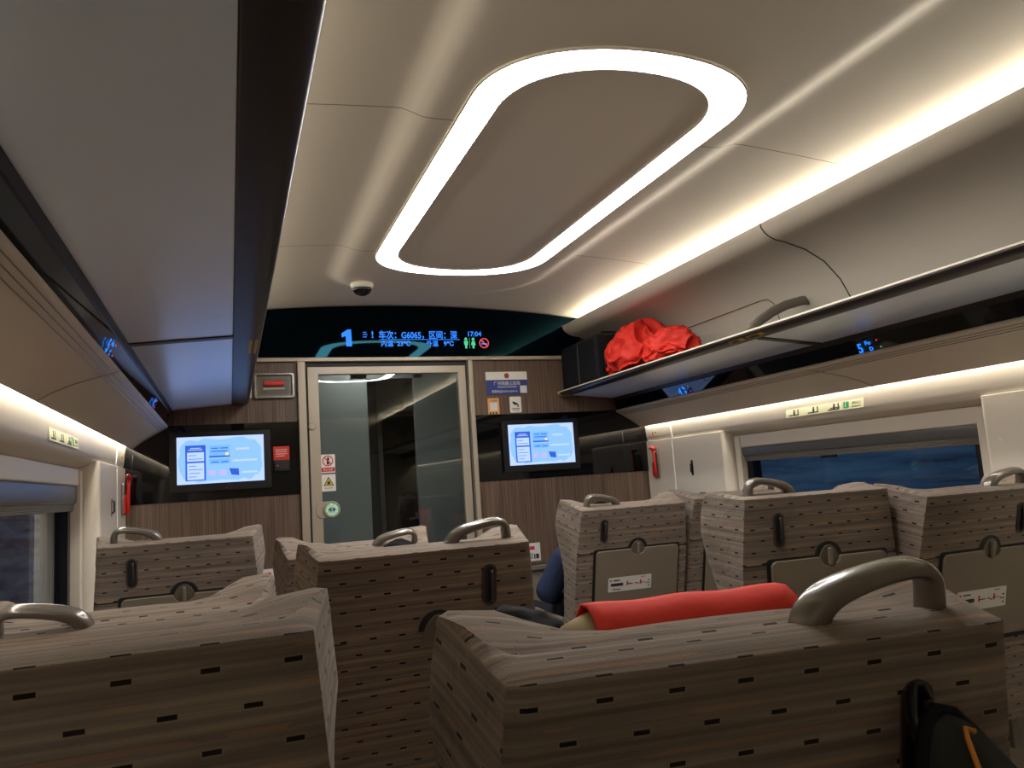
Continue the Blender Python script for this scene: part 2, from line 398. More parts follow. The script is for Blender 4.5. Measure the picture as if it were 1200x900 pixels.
for s, side in ((1, 'right'), (-1, 'left')):
    m = MB(); m.prism(mir(COVE + [(1.60,1.70),(1.60,2.35),(1.06,2.35)], s), YB, YF)
    struct(m.build('trim_1_' + side if False else ('trim_1' if s > 0 else 'trim_2'), cream, smooth=False, bevel=.002))
    # light valance below the rack, the lit band and the wall with its pillars
    m = MB(); m.prism(mir(VAL + [(1.41,1.58),(1.31,1.640),(1.270,1.636)], s), YB, YF-.002)
    struct(m.build('trim_3' if s > 0 else 'trim_4', cream, bevel=.002))
    m = MB()
    m.prism(mir(BAND + [(1.66,1.388),(1.66,1.70),(1.405,1.70)], s), WY0-.05, WY1+.05)
    be = BAND_END + [(1.66,1.40),(1.66,1.70),(1.405,1.70)]
    m.prism(mir(be, s), WY1+.05, YF); m.prism(mir(be, s), YB, WY0-.05)
    m.box(s*1.478, s*1.66, YB, YF, 0, ZS)
    pil = [(1.66,ZS),(1.462,ZS),(1.459,1.10),(1.461,1.40),(1.466,1.425),(1.66,1.425)]
    def pillar(y0, y1):
        n = 6; prof = []
        pts = []
        for i in range(n+1):
            a = PI/2*i/n; pts.append((1.459+.045*(1-math.sin(a)), y1 if False else None))
        # plan outline with rounded vertical edges towards the windows
        R = .05; pl = [(1.66, y0)]
        for i in range(n+1):
            a = PI/2*i/n; pl.append((1.459+R-R*math.sin(a), y0+R*.6-R*.6*math.cos(a)))
        for i in range(n+1):
            a = PI/2*i/n; pl.append((1.459+R-R*math.cos(a), y1-R*.6+R*.6*math.sin(a)))
        pl.append((1.66, y1))
        m.prism([(s*a, b) for a, b in pl], ZS-.02, 1.43, axis='z')
    pillar(WY1, YF+.04); pillar(YB-.05, WY0)
    struct(m.build('wall_'+side, cream, bevel=.003))
    # pale bead down the wall panel joint
    mb = MB(); mb.tube([(s*1.4585, 3.90, .4), (s*1.4575, 3.90, 1.10), (s*1.459, 3.90, 1.41), (s*1.464, 3.90, 1.432), (s*1.460, 3.90, 1.46), (s*1.456, 3.90, 1.515)], .0028, 6)
    struct(mb.build('trim_5' if s > 0 else 'trim_6', white_pl, smooth=True))
    # window: jambs, pane, roller blind
    w = MB()
    w.box(s*1.515, s*1.64, WY1-.055, WY1-.012, ZS-.03, ZT); w.box(s*1.515, s*1.64, WY0+.012, WY0+.055, ZS-.03, ZT); w.box(s*1.49, s*1.64, WY0, WY1, ZS-.05, ZS+.012)
    win = struct(w.build('window_1' if s > 0 else 'window_2', cream, bevel=.003))
    g = MB()
    g.box(s*1.55, s*1.60, WY1-.10, WY1-.055, ZS, ZT); g.box(s*1.55, s*1.60, WY0+.055, WY0+.10, ZS, ZT); g.box(s*1.55, s*1.60, WY0+.06, WY1-.06, ZS, ZS+.045); g.box(s*1.55, s*1.60, WY0+.06, WY1-.06, ZT-.03, ZT+.05)
    g.box(s*1.535, s*1.60, WY1-.012, WY1+.004, ZS, ZT); g.box(s*1.535, s*1.60, WY0-.004, WY0+.012, ZS, ZT)
    g.build('gasket', black_pl, win)
    MB().box(s*1.572, s*1.580, WY0+.09, WY1-.09, ZS+.04, ZT).build('pane', win_glass, win)
    zb = 1.29 if s > 0 else 1.268        # how far the blind is pulled down
    ca = MB(); ca.prism(mir([(1.522,1.40),(1.522,1.340),(1.527,1.336),(1.555,1.336),(1.555,1.40)], s), WY0+.006, WY1-.006)
    ca.build('blind_cassette', cream, win, bevel=.003)
    ro = MB(); ro.prism(mir([(1.532,1.340),(1.527,1.326),(1.528,zb+.008),(1.535,zb),(1.555,zb),(1.555,1.340)], s), WY0+.012, WY1-.012)
    ro.build('blind_bar', mat('blind_bar_grey_'+side, S(96,94,90), .35, metal=.3), win, bevel=.003)
    bl = MB()
    for k in range(4): bl.tube([(s*(1.540+.001*k), WY0+.014, zb-.003-.0062*k), (s*(1.540+.001*k), WY1-.014, zb-.003-.0062*k)], .0034, 8)
    bl.box(s*1.541, s*1.548, WY0+.014, WY1-.014, zb-.026, zb+.004)
    bl.build('blind_rail', blind_m, win, smooth=True)
    if s > 0:
        MB().box(1.532, 1.544, 2.70, 2.79, zb-.036, zb-.024).build('blind_pull', black_pl, win, bevel=.002)
# unseen back wall behind the camera, set close and cream to bounce light
struct(MB().box(-1.66, 1.66, YB-.1, YB, 0, 2.4).build('wall_back', cream))

# ------------------------------------------------------------------ front end wall
DL, DR = -.631, .349       # outer edges of the door posts
def front_wall():
    m = MB()
    for a, b in ((-1.66, DL), (DR, 1.66)): m.box(a, b, YF, YF+.12, .76, 1.958)
    m.box(DL, DR, YF+.10, YF+.12, 1.94, 1.958)
    m.box(-1.66, 1.66, YF+.02, YF+.12, 1.958, 2.4)
    o = struct(m.build('wall_front', wood))
    lo = MB()
    for a, b in ((-1.66, DL), (DR, 1.66)):
        lo.box(a, b, YF-.004, YF+.12, 0, .728); 
    struct(lo.build('trim_7', taupe))
    le = MB()
    for a, b in ((-1.478, DL), (DR, 1.478)): le.box(a, b, YF-.03, YF+.02, .728, .756)
    struct(le.build('trim_8', grey_pl, bevel=.004))
    for i, (a, b) in enumerate(((-1.50, DL), (DR, 1.50))):
        struct(MB().box(a, b, YF-.004, YF+.01, 1.25, 1.632).build('trim_%d' % (9+i), blackglass))
    # rail under the display
    struct(MB().box(-1.30, 1.02, YF-.02, YF+.05, 1.952, 1.974).build('trim_11', frame_al, bevel=.003))
front_wall()

# ------------------------------------------------------------------ sliding door and what lies behind it
def door():
    p = MB()
    p.box(DL, -.589, YF-.03, YF+.14, 0, 1.952); p.box(.322, DR, YF-.03, YF+.14, 0, 1.952); 
    fr = struct(p.build('door_1', frame_al, bevel=.004))
    MB().box(-.589, .322, YF+.01, YF+.14, 1.925, 1.952).build('header', frame_dk, fr)
    g = MB(); g.box(-.589, -.577, YF+.012, YF+.05, 0, 1.925); g.box(.310, .322, YF+.012, YF+.05, 0, 1.925); g.build('door_gap', frame_dk, fr)
    lf = MB(); lf.box(-.577, -.520, YF+.0, YF+.04, .02, 1.925); lf.box(.266, .311, YF+.0, YF+.04, .02, 1.925); lf.box(-.577, .311, YF+.0005, YF+.0395, 1.884, 1.925); lf.box(-.577, .311, YF+.0005, YF+.0395, .02, .22)
    leaf = lf.build('door_leaf', frame_al, fr, bevel=.002)
    MB().box(-.524, .270, YF+.016, YF+.024, .21, 1.89).build('glass', door_glass, leaf)
    pl = MB(); pl.prism(rrect(.036, .20, .017, 6, -.562, .83), YF-.004, YF+.002); pl.build('handle_plate', frame_al, leaf, bevel=.001)
    pu = MB(); pu.prism(rrect(.014, .155, .0069, 6, -.560, .83), YF-.0055, YF-.003); pu.build('finger_pull', grey_pl, leaf)
    lk = MB(); T = Matrix.Translation((-.560, YF, 1.602)) @ Matrix.Rotation(PI/2, 4, 'X')
    lk.lathe([(.021,0),(.021,.004),(.017,.008),(.008,.008),(.008,.012),(0.0001,.012)], 24, T); lk.build('lock_cylinder', frame_al, leaf, smooth=False)
    # open button on its bracket
    bt = MB(); bt.prism(rrect(.10, .085, .03, 6, -.505, 1.157), YF-.004, YF+.002); br = bt.build('button_bracket', frame_al, leaf, bevel=.002)
    bt = MB(); T = Matrix.Translation((-.474, YF-.004, 1.157)) @ Matrix.Rotation(PI/2, 4, 'X')
    bt.lathe([(.044,0),(.044,.008),(.040,.012),(.034,.012),(.034,.009),(.0001,.009)], 40, T); bt.build('button_housing', frame_al, leaf)
    bt = MB(); bt.lathe([(.032,.009),(.031,.0115),(.0001,.0125)], 36, T); bt.build('open_button', mat('button_white', S(200,214,204), .4), leaf)
    ar = MB()
    for sg in (-1, 1):
        ar.add([(-.474+sg*.020, YF-.018, 1.157), (-.474+sg*.006, YF-.018, 1.169), (-.474+sg*.006, YF-.018, 1.145)], [(0,1,2)])
        ar.box(-.474+sg*.003-.001, -.474+sg*.003+.001, YF-.0185, YF-.0175, 1.146, 1.168)
    ar.build('button_arrows', mat('arrow_green', S(10,96,80), .4), leaf)
    gl = MB()
    for k in range(8):
        a = k*PI/4+.2; gl.ball((-.474+.029*math.cos(a), YF-.0165, 1.157+.029*math.sin(a)), (.004,.0015,.004), 8, 6)
    gl.build('button_leds', mat('button_led', (0,0,0,1), .5, emit=(.1,1,.35,1), estr=.7), leaf)
    return fr
door()
def vestibule():
    YV = YF+.14
    m = MB(); m.box(-1.2, -.70, YV, 7.0, 0, 2.3)
    m.box(.55, 1.2, YV, 7.0, 0, 2.3)
    m.box(-.70, -.09, 5.20, 5.24, 0, 2.3); m.box(.235, .70, 5.20, 5.24, 0, 2.3); m.box(-.2, .3, 5.20, 5.24, 2.0, 2.3)
    m.box(-1.2, 1.2, 7.0, 7.1, 0, 2.3)
    struct(m.build('wall_vestibule', vest_grey))
    struct(MB().box(-1.2, 1.2, YV, 7.1, 2.2, 2.3).build('ceiling_vestibule', vest_grey))
    d = MB(); d.box(.10, .135, 5.9, 5.94, 0, 1.82); d.box(.40, .44, 5.9, 5.94, 0, 1.82); d.box(.10, .44, 5.9, 5.94, 1.80, 1.84); d.box(.10, .44, 5.9, 5.94, 0, .9)
    fr = struct(d.build('door_2', grey_pl, bevel=.003))
    MB().box(-.25, .10, 5.91, 5.93, 0, 2.2).build('side_panel', black_pl, fr)
    MB().box(.13, .41, 5.915, 5.925, .9, 1.82).build('glass', blackglass, fr)
    h = MB(); h.tube([(.395, 5.90, 1.01), (.395, 5.85, 1.01), (.30, 5.85, 1.005)], .009, 8); h.build('lever', chrome, fr, smooth=True)
    a = MB(); a.lathe([(.05,0),(.05,.006),(.0001,.008)], 24, Matrix.Translation((-.16, 4.95, 2.19)))
    prop(a.build('downlight', mat('downlight_glow', (1,1,1,1), .5, emit=(1,.97,.9,1), estr=50)), 'small round downlight in the vestibule ceiling behind the glass door', 'light')
vestibule()

# ------------------------------------------------------------------ luggage racks
def rack(s):
    side = 'right' if s > 0 else 'left'
    t = empty('luggage_rack', (s*1.1, 0, 1.72), 0, 'overhead luggage rack on the %s, %s' % (side, 'carrying the red jacket and black case' if s > 0 else 'seen from below at upper left'), 'luggage rack', 'overhead luggage racks')
    ox, oz = s*1.1, 1.72
    def P(pts): return [(s*a-ox, b-oz) for a, b in pts]
    y0, y1 = YB+.02, YF-.012
    lip = [(.962,1.7315),(.93,1.7265),(.90,1.7275),(.884,1.734),(.8785,1.742),(.880,1.750),(.886,1.7535),(.893,1.751),(.90,1.745),(.962,1.745)]
    MB().prism(P(lip), y0, y1).build('lip', dark_trim, t, smooth=False, bevel=.003)
    MB().prism(P([(.8770,1.7478),(.8775,1.7512),(.881,1.7548),(.888,1.7548),(.889,1.7525),(.882,1.7525),(.8795,1.750),(.8795,1.7478)]), y0, y1).build('lip_edge', mat('lip_edge_'+side, S(206,196,176), .4), t)
    MB().prism(P([(.958,1.7448),(.958,1.7335),(1.25,1.7105),(1.385,1.715),(1.385,1.7448)]), y0, y1).build('shelf_board', dark_trim, t)
    ys = [y0, -1.3, .62, 2.41, y1]
    for i in range(4):
        a, b = ys[i]+(.022 if i else 0), ys[i+1]-(.022 if i < 3 else 0)
        MB().prism(P([(.963,1.735),(.963,1.7320),(1.243,1.7085),(1.243,1.7125)]), a, b).build('underside_panel', under_al, t, bevel=.002)
        if i:
            MB().prism(P([(.960,1.735),(.960,1.7290),(1.248,1.7045),(1.248,1.711)]), ys[i]-.020, ys[i]+.020).build('panel_joint', dark_trim, t, bevel=.003)
    MB().prism(P([(1.243,1.7125),(1.243,1.7070),(1.246,1.701),(1.249,1.691),(1.256,1.688),(1.268,1.692),(1.264,1.7125)]), y0, y1).build('rear_rail', dark_trim, t, bevel=.002)
    MB().prism(P([(1.252,1.694),(1.275,1.630),(1.31,1.630),(1.31,1.72),(1.262,1.71)]), y0, y1+.008).build('service_panel', blackglass, t)
    # yellow warning labels on the lip
    if s > 0:
        for a, b in ((2.30, 2.395), (2.415, 2.505)):
            q = MB(); q.add([(s*.902-ox, a, 1.7258-oz), (s*.902-ox, b, 1.7258-oz), (s*.8835-ox, b, 1.7328-oz), (s*.8835-ox, a, 1.7328-oz)], [(0,1,2,3)])
            o = q.build('warning_label', yellow_m, t)
            w = MB()
            for k in range(3): w.box(s*(.887+.005*k)-ox, s*(.8885+.005*k)-ox, a+.03, b-.008, 1.7295-oz-.002*k, 1.7325-oz-.002*k)
            w.build('label_print', ink, o)
        a = MB(); a.prism(P([(.876,1.7425),(.8835,1.732),(.905,1.7255),(.965,1.7290),(.965,1.744),(.89,1.7555)]), y1-.03, y1+.002); a.build('end_cap', yellow_m, t)
    else:
        q = MB(); q.add([(s*.915-ox, 2.44, 1.7258-oz), (s*.915-ox, 2.68, 1.7258-oz), (s*.889-ox, 2.68, 1.7300-oz), (s*.889-ox, 2.44, 1.7300-oz)], [(0,1,2,3)])
        q.build('warning_label', yellow_m, t)
    # divider hoop across the shelf
    pts = []
    for k in range(15):
        u = k/14; x = 1.0+.40*u; z = 1.735+.175*(math.sin(PI*min(1, u*1.02)**.75 if u < .99 else PI))**.8 if 0 < u < 1 else 1.735
        pts.append((x, z))
    pts = [(.992,1.7465),(1.01,1.782),(1.06,1.823),(1.136,1.866),(1.21,1.896),(1.297,1.917),(1.345,1.918),(1.37,1.908),(1.382,1.885),(1.378,1.80),(1.37,1.7465)]
    for yy in ((2.53,) if s > 0 else (2.53,)):
        MB().tube([(s*a-ox, yy, b-oz) for a, b in pts], [(.020,.012)]*len(pts), 10, up=(0,1,0)).build('divider_hoop', grey_pl, t, smooth=True)
    return t
rack_r = rack(1); rack_l = rack(-1)

# fine joint lines on the cream panels over and under the right rack
def joints():
    m = MB()
    prof = [(.941,2.158),(.9425,2.142),(.9575,2.1215),(.98,2.1065),(1.005,2.0965),(1.05,2.0895),(1.14,2.0655),(1.23,2.0195),(1.30,1.9495),(1.35,1.8595),(1.384,1.77)]
    m.tube([(a, 2.31, b) for a, b in prof], .0026, 6)
    m.tube([(1.276,y,1.973) for y in (4.15,3.4,2.76)]+[(1.280,2.725,1.969),(1.30,2.71,1.949),(1.325,2.72,1.905),(1.35,2.74,1.859)], .0018, 6)
    struct(m.build('trim_12', frame_dk))
    for s, nm, yy in ((1, 'trim_13', 2.46), (-1, 'trim_14', 2.30)):
        q = MB(); q.tube([(s*1.265, yy+.06, 1.6225),(s*1.31, yy, 1.5975),(s*1.355, yy-.06, 1.5715),(s*1.395, yy-.10, 1.5455),(s*1.428, yy-.12, 1.5215)], .0018, 5)
        struct(q.build(nm, grey_pl))
        for k in range(3):
            q = MB(); q.tube([(s*(1.275+.012*k), YB, 1.6161-.0064*k), (s*(1.275+.012*k), YF-.01, 1.6161-.0064*k)], .0014, 5)
            struct(q.build('trim_%d' % (15+k+(3 if s < 0 else 0)), grey_pl))
joints()

# ------------------------------------------------------------------ lamps
RCX, RCY = .003, 2.42
def ring_outline(a, b, st, n=14):
    """half-outline quarter: straight side to y=st, then a rounded end reaching y=b"""
    q = [(a, 0)] + [(a, st*k/4) for k in range(1, 4)]
    P0, P1, P2, P3 = (a, st), (a, st+(b-st)*.60), (a*.64, b), (0, b)
    for k in range(n+1):
        t = k/n; u = 1-t
        q.append(tuple(u**3*P0[i]+3*u*u*t*P1[i]+3*u*t*t*P2[i]+t**3*P3[i] for i in (0, 1)))
    full = q + [(-x, y) for x, y in q[::-1][1:]]
    full += [(x, -y) for x, y in full[::-1][1:-1]]
    return full
def ring_lamp(cy, label):
    z0 = 2.2275
    t = empty('ceiling_ring_light', (RCX, cy, z0), 0, label, 'ceiling light')
    o, i = ring_outline(.385, .965, .68), ring_outline(.303, .882, .63)
    n = len(o)
    def band(A, B, za, zb):
        v = [(x, y, za) for x, y in A] + [(x, y, zb) for x, y in B]
        return v, [(k, (k+1) % n, n+(k+1) % n, n+k) for k in range(n)]
    m = MB(); m.add(*band(o, i, 0, 0)); m.build('diffuser', ring_m, t)
    def off(A, d):
        r = []
        for k in range(n):
            tt = (Vector(A[(k+1) % n])-Vector(A[k-1])).normalized(); r.append((A[k][0]+tt.y*d, A[k][1]-tt.x*d))
        return r
    e = MB(); e.add(*band(o, off(o, .006), -.002, -.002)); e.add(*band(off(o, .006), off(o, .006), -.002, .008)); e.add(*band(o, o, -.002, .001))
    e.add(*band(i, off(i, -.005), -.002, -.002)); e.add(*band(off(i, -.005), off(i, -.005), -.002, .008)); e.add(*band(i, i, -.002, .001))
    e.build('trim_frame', cream, t)
    return t
ring_lamp(RCY, 'glowing white racetrack ring light on the ceiling panel')
for s, side in ((1, 'right'), (-1, 'left')):
    m = MB(); m.prism(mir([(1.070,2.182),(1.086,2.170),(1.084,2.140),(1.064,2.150)], s), YB+.05, YF-.03)
    prop(m.build('cove_light_strip', cove_m), 'warm light strip hidden in the ceiling cove above the %s rack' % side, 'light strip', 'cove light strips')
    m = MB(); m.prism(mir([(1.437,1.552),(1.447,1.556),(1.452,1.545),(1.441,1.539)], s), YB+.05, YF-.012)
    prop(m.build('wall_light_strip', strip_m), 'thin warm light strip under the %s side panel above the window' % side, 'light strip', 'wall light strips')

# dome camera on the ceiling
t = empty('dome_camera', (-.365, 3.60, ceil_z(-.365, 3.60)-.001), 0, 'small dome security camera on the ceiling at the end of the ring light', 'camera')
MB().lathe([(.0001,.012),(.054,.012),(.056,-.010),(.050,-.022),(.046,-.024)], 36).build('base', white_pl, t, smooth=True)
MB().lathe([(.045,-.022),(.043,-.034),(.034,-.048),(.018,-.056),(.0001,-.058)], 36).build('dome', blackglass, t, smooth=True)
MB().lathe([(.016,-.02),(.016,-.01),(.0001,-.01)], 20, Matrix.Translation((0,-.032,-.018)) @ Matrix.Rotation(.9, 4, 'X')).build('lens_ring', chrome, t)

# ------------------------------------------------------------------ display above the door
def display():
    t = empty('information_display', (0, YF, 1.975), 0, 'wide black glass display above the door with blue running text', 'display')
    pts = [(-1.06, .0), (1.06, .0)]
    top = [(x/20, ceil_z(x/20, YF-.02)-1.975+.006) for x in range(21, -22, -1)]
    MB().prism(pts+top, -.012, .018).build('glass_panel', display_glass, t)
    Y = -.0128; Z0 = 1.975
    def T(b, size, x, z, m=led_blue, bold=0.0, sx=1.0, nm='text'): return text_mesh(b, size, nm, m, t, (x, Y, z-Z0), sx=sx, bold=bold)
    q = MB(); q.add([(-.389+.066*a, Y-.0004, 2.036+.094*b-Z0) for a, b in ((.36,0),(.84,0),(.80,1),(.52,1),(.0,.76),(.02,.52),(.34,.62))], [tuple(range(7))]); q.build('car_number', led_blue, t)
    T('!', .052, -.226, 2.084, bold=.0012)
    m = MB()
    for k in range(3): m.box(-.272, -.252+.004*(k % 2), Y-.0003, Y, 2.086+.013*k-Z0, 2.090+.013*k-Z0)
    m.build('scrolling_edge', led_blue, t)
    T('车次：G6065，区间：深', .050, -.185, 2.082, bold=.0010, sx=.85, nm='route_text')
    T('17:04', .040, .330, 2.094, bold=.0008, sx=1.0, nm='clock_text')
    MB().box(-.18, .285, Y-.0003, Y, 2.0725-Z0, 2.0755-Z0).build('underline', led_blue, t)
    T('内温', .036, -.175, 2.037, bold=.0006, nm='inside_label'); T('23℃', .036, -.083, 2.038, bold=.0011, nm='inside_temperature')
    T('外温', .036, .085, 2.037, bold=.0006, nm='outside_label'); T('9℃', .036, .188, 2.038, bold=.0011, nm='outside_temperature')
    for k, x in enumerate((.322, .366)):
        q = MB(); c = Matrix.Translation((x, Y, 2.058-Z0))
        q.lathe([(.0085,0),(.0085,.0005),(.0001,.0005)], 16, Matrix.Translation((x, Y, 2.077-Z0)) @ Matrix.Rotation(PI/2, 4, 'X'))
        w0, w1 = ((.013, .010) if k == 0 else (.008, .014))
        q.add([(x-w0, Y-.0004, 2.066-Z0), (x+w0, Y-.0004, 2.066-Z0), (x+w1, Y-.0004, 2.042-Z0), (x+.006, Y-.0004, 2.040-Z0), (x+.006, Y-.0004, 2.022-Z0), (x-.006, Y-.0004, 2.022-Z0), (x-.006, Y-.0004, 2.040-Z0), (x-w1, Y-.0004, 2.042-Z0)], [tuple(range(8))])
        q.build('toilet_pictogram', led_green, t)
    MB().box(.3435, .3450, Y-.0004, Y, 2.022-Z0, 2.085-Z0).build('pictogram_bar', led_green, t)
    q = MB(); c = (.432, 2.053-Z0)
    ring = [(c[0]+.0295*math.cos(a*PI/18), Y-.0004, c[1]+.0295*math.sin(a*PI/18)) for a in range(36)] + [(c[0]+.0245*math.cos(a*PI/18), Y-.0004, c[1]+.0245*math.sin(a*PI/18)) for a in range(36)]
    q.add(ring, [(k, (k+1) % 36, 36+(k+1) % 36, 36+k) for k in range(36)])
    q.add([(c[0]-.02, Y-.0005, c[1]+.0155), (c[0]-.0155, Y-.0005, c[1]+.02), (c[0]+.02, Y-.0005, c[1]-.0155), (c[0]+.0155, Y-.0005, c[1]-.02)], [(0,1,2,3)])
    q.build('no_smoking_ring', led_red, t)
    q = MB(); q.box(c[0]-.017, c[0]+.010, Y-.0003, Y, c[1]-.008, c[1]-.001); q.box(c[0]+.012, c[0]+.019, Y-.0003, Y, c[1]-.008, c[1]-.001); q.tube([(c[0]-.005,Y,c[1]+.004),(c[0]-.008,Y,c[1]+.010),(c[0]-.001,Y,c[1]+.014)], .002, 6)
    q.build('cigarette', led_blue, t)
display()

# ------------------------------------------------------------------ television screens
def screen(cx, cz, label):
    t = empty('television', (cx, YF-.004, cz), 0, label, 'screen', 'televisions on the end wall')
    W, H = .482, .300
    MB().prism(rrect(W, H, .006), -.028, 0).build('bezel', black_pl, t, bevel=.004)
    w, h = .414, .236; Y = -.0285; oz = .008
    MB().box(-w/2, w/2, Y-.0005, Y+.002, -h/2+oz, h/2+oz).build('screen', scr_lt, t)
    def R(x0, x1, z0, z1, m, nm, d=1):   # fractions of the screen, from its top left
        return MB().box(-w/2+w*x0, -w/2+w*x1, Y-.0005-.0003*d, Y, h/2+oz-h*z1, h/2+oz-h*z0).build(nm, m, t)
    # mottled blue field
    q = MB(); v = []; random.seed(3)
    for k in range(40):
        a = 2*PI*k/40; rx = .46+.03*random.random(); rz = .42+.07*random.random()
        sx = math.copysign(abs(math.cos(a))**.5, math.cos(a)); sz = math.copysign(abs(math.sin(a))**.5, math.sin(a))
        v.append((w*rx*sx, Y-.0008, oz+h*rz*sz))
    q.add(v, [tuple(range(40))]); q.build('picture_field', scr_bg, t)
    R(.095,.325,.18,.93,scr_navy,'page',2); R(.115,.305,.33,.91,scr_lt,'page_body',3); R(.115,.305,.52,.555,scr_navy,'page_bar',4)
    q = MB()
    for k in range(7):
        zz = .39+.075*k
        if abs(zz-.54) < .03: continue
        q.box(-w/2+w*.13, -w/2+w*(.22+.07*((k*5) % 3)/2), Y-.0018, Y, h/2+oz-h*(zz+.012), h/2+oz-h*zz)
    q.build('page_lines', scr_navy, t)
    q = MB(); q.box(-w/2+w*.15, -w/2+w*.27, Y-.0017, Y, h/2+oz-h*.25, h/2+oz-h*.235); q.box(-w/2+w*.13, -w/2+w*.29, Y-.0017, Y, h/2+oz-h*.285, h/2+oz-h*.27); q.build('page_title', scr_lt, t)
    R(.365,.60,.20,.42,scr_bg2,'ticket_card',2); R(.365,.60,.42,.455,scr_navy,'ticket_edge',3); R(.55,.585,.36,.42,scr_yel,'ticket_mark',3)
    R(.365,.60,.49,.60,scr_bg2,'date_card',2)
    for a, b, z in ((.39,.47,.25),(.49,.58,.25),(.385,.57,.315),(.39,.47,.545),(.50,.58,.545)): MB().box(-w/2+w*a, -w/2+w*b, Y-.0018, Y, h/2+oz-h*(z+.02), h/2+oz-h*z).build('card_text', scr_navy, t)
    for a in (.35, .47):
        q = MB(); 
        for k in range(3): q.box(-w/2+w*(a+.005), -w/2+w*(a+.085), Y-.0014, Y, h/2+oz-h*(.755+.04*k), h/2+oz-h*(.73+.04*k))
        q.build('picture_icon', scr_pink, t)
    q = MB(); q.add([(-w/2+w*.59, Y-.0012, h/2+oz-h*.70), (-w/2+w*.70, Y-.0012, h/2+oz-h*.715), (-w/2+w*.705, Y-.0012, h/2+oz-h*.86), (-w/2+w*.615, Y-.0012, h/2+oz-h*.84)], [(0,1,2,3)]); q.build('train_icon', scr_navy, t)
    q = MB(); 
    for k, (a, b, z) in enumerate(((.67,.83,.27),(.63,.92,.52),(.73,.92,.78))): q.box(-w/2+w*a, -w/2+w*b, Y-.0012, Y, h/2+oz-h*(z+.04), h/2+oz-h*z)
    q.build('faint_caption', scr_lt, t)
    MB().box(.02, .024, -.0290, -.028, -H/2+.012, -H/2+.015).build('power_led', led_red, t)
    return t
screen(-1.018, 1.443, 'lit blue television left of the door, beside the red notice')
screen(.745, 1.440, 'lit blue television right of the door, under the blue police sign')

# ------------------------------------------------------------------ notices and boxes on the end wall
def plate(name, x0, x1, z0, z1, m, label=None, cat=None, y=YF, th=.003, parent=None, bevel=.0):
    o = MB().box(x0, x1, y-th, y, z0, z1).build(name, m, parent, bevel=bevel)
    if label: prop(o, label, cat)
    return o
def txt(b, size, x, z, m, parent, y, align='CENTER', sx=1.0, bold=0.0, nm='text'):
    return text_mesh(b, size, nm, m, parent, (x, y, z), align=align, sx=sx, bold=bold)
t = empty('police_notice', (0, 0, 0), 0, 'blue and white police station notice on the wood panel right of the door', 'sign')
t.location = (.562, YF, 1.815)
def at(o, *a): return tuple(a)
plate('blue_field', -.128, .126, -.066, .020, blue_sign, y=0, parent=t); plate('white_header', -.130, .128, .020, .068, white_pl, y=0, th=.0032, parent=t)
txt('广州铁路公安局', .026, 0, -.010, white_pl, t, -.0032, sx=.92, nm='chinese_name'); txt('POLICE STATION', .0155, 0, -.0275, white_pl, t, -.0032, sx=1.0, nm='english_name')
txt('报警电话', .0185, -.098, -.055, white_pl, t, -.0032, 'LEFT', .9, nm='telephone_label'); txt('020-61334110', .017, -.030, -.054, white_pl, t, -.0032, 'LEFT', .93, nm='telephone_number')
plate('white_square', .080, .122, -.060, -.016, paper, y=-.003, th=.0006, parent=t)
q = MB(); q.lathe([(.015,0),(.015,.001),(.0001,.001)], 24, Matrix.Translation((0, -.0034, .045)) @ Matrix.Rotation(PI/2, 4, 'X')); q.build('badge', mat('badge_gold', S(120,70,40), .5), t)
q = MB(); q.lathe([(.009,0),(.009,.0012),(.0001,.0012)], 5, Matrix.Translation((0, -.0036, .048)) @ Matrix.Rotation(PI/2, 4, 'X')); q.box(-.012, .012, -.005, -.0036, .029, .033); q.build('badge_emblem', mat('badge_red', S(160,50,36), .5), t)
t = empty('orange_notice', (.471, YF, 1.682), 0, 'small orange notice with a white square, under the police sign', 'sign')
plate('backing', -.036, .034, -.047, .046, orange_m, y=0, parent=t); plate('white_square', -.024, .022, -.028, .020, paper, y=-.003, th=.0006, parent=t)
txt('广州铁路', .0135, 0, .026, blue_sign, t, -.0035, sx=.9, nm='heading')
q = MB(); [q.box(-.028+.018*k, -.018+.018*k, -.0036, -.003, -.046, -.036) for k in range(3)]; q.build('figures', ink, t)
t = empty('camera_notice', (.607, YF, 1.687), 0, 'small white surveillance notice with a black camera, under the police sign', 'sign')
q = MB(); q.prism(rrect(.072, .094, .006), -.003, 0); q.build('backing', white_pl, t)
q = MB(); q.prism([(-.020,.010),(-.016,.020),(.012,.008),(.014,.0),(-.004,-.004)], -.0038, -.003); q.box(.010, .018, -.0038, -.003, -.014, .002); q.build('camera_pictogram', ink, t)
q = MB(); q.box(-.024, .024, -.0036, -.003, -.025, -.021); q.box(-.022, .022, -.0036, -.003, -.034, -.031); q.build('caption', ink, t)
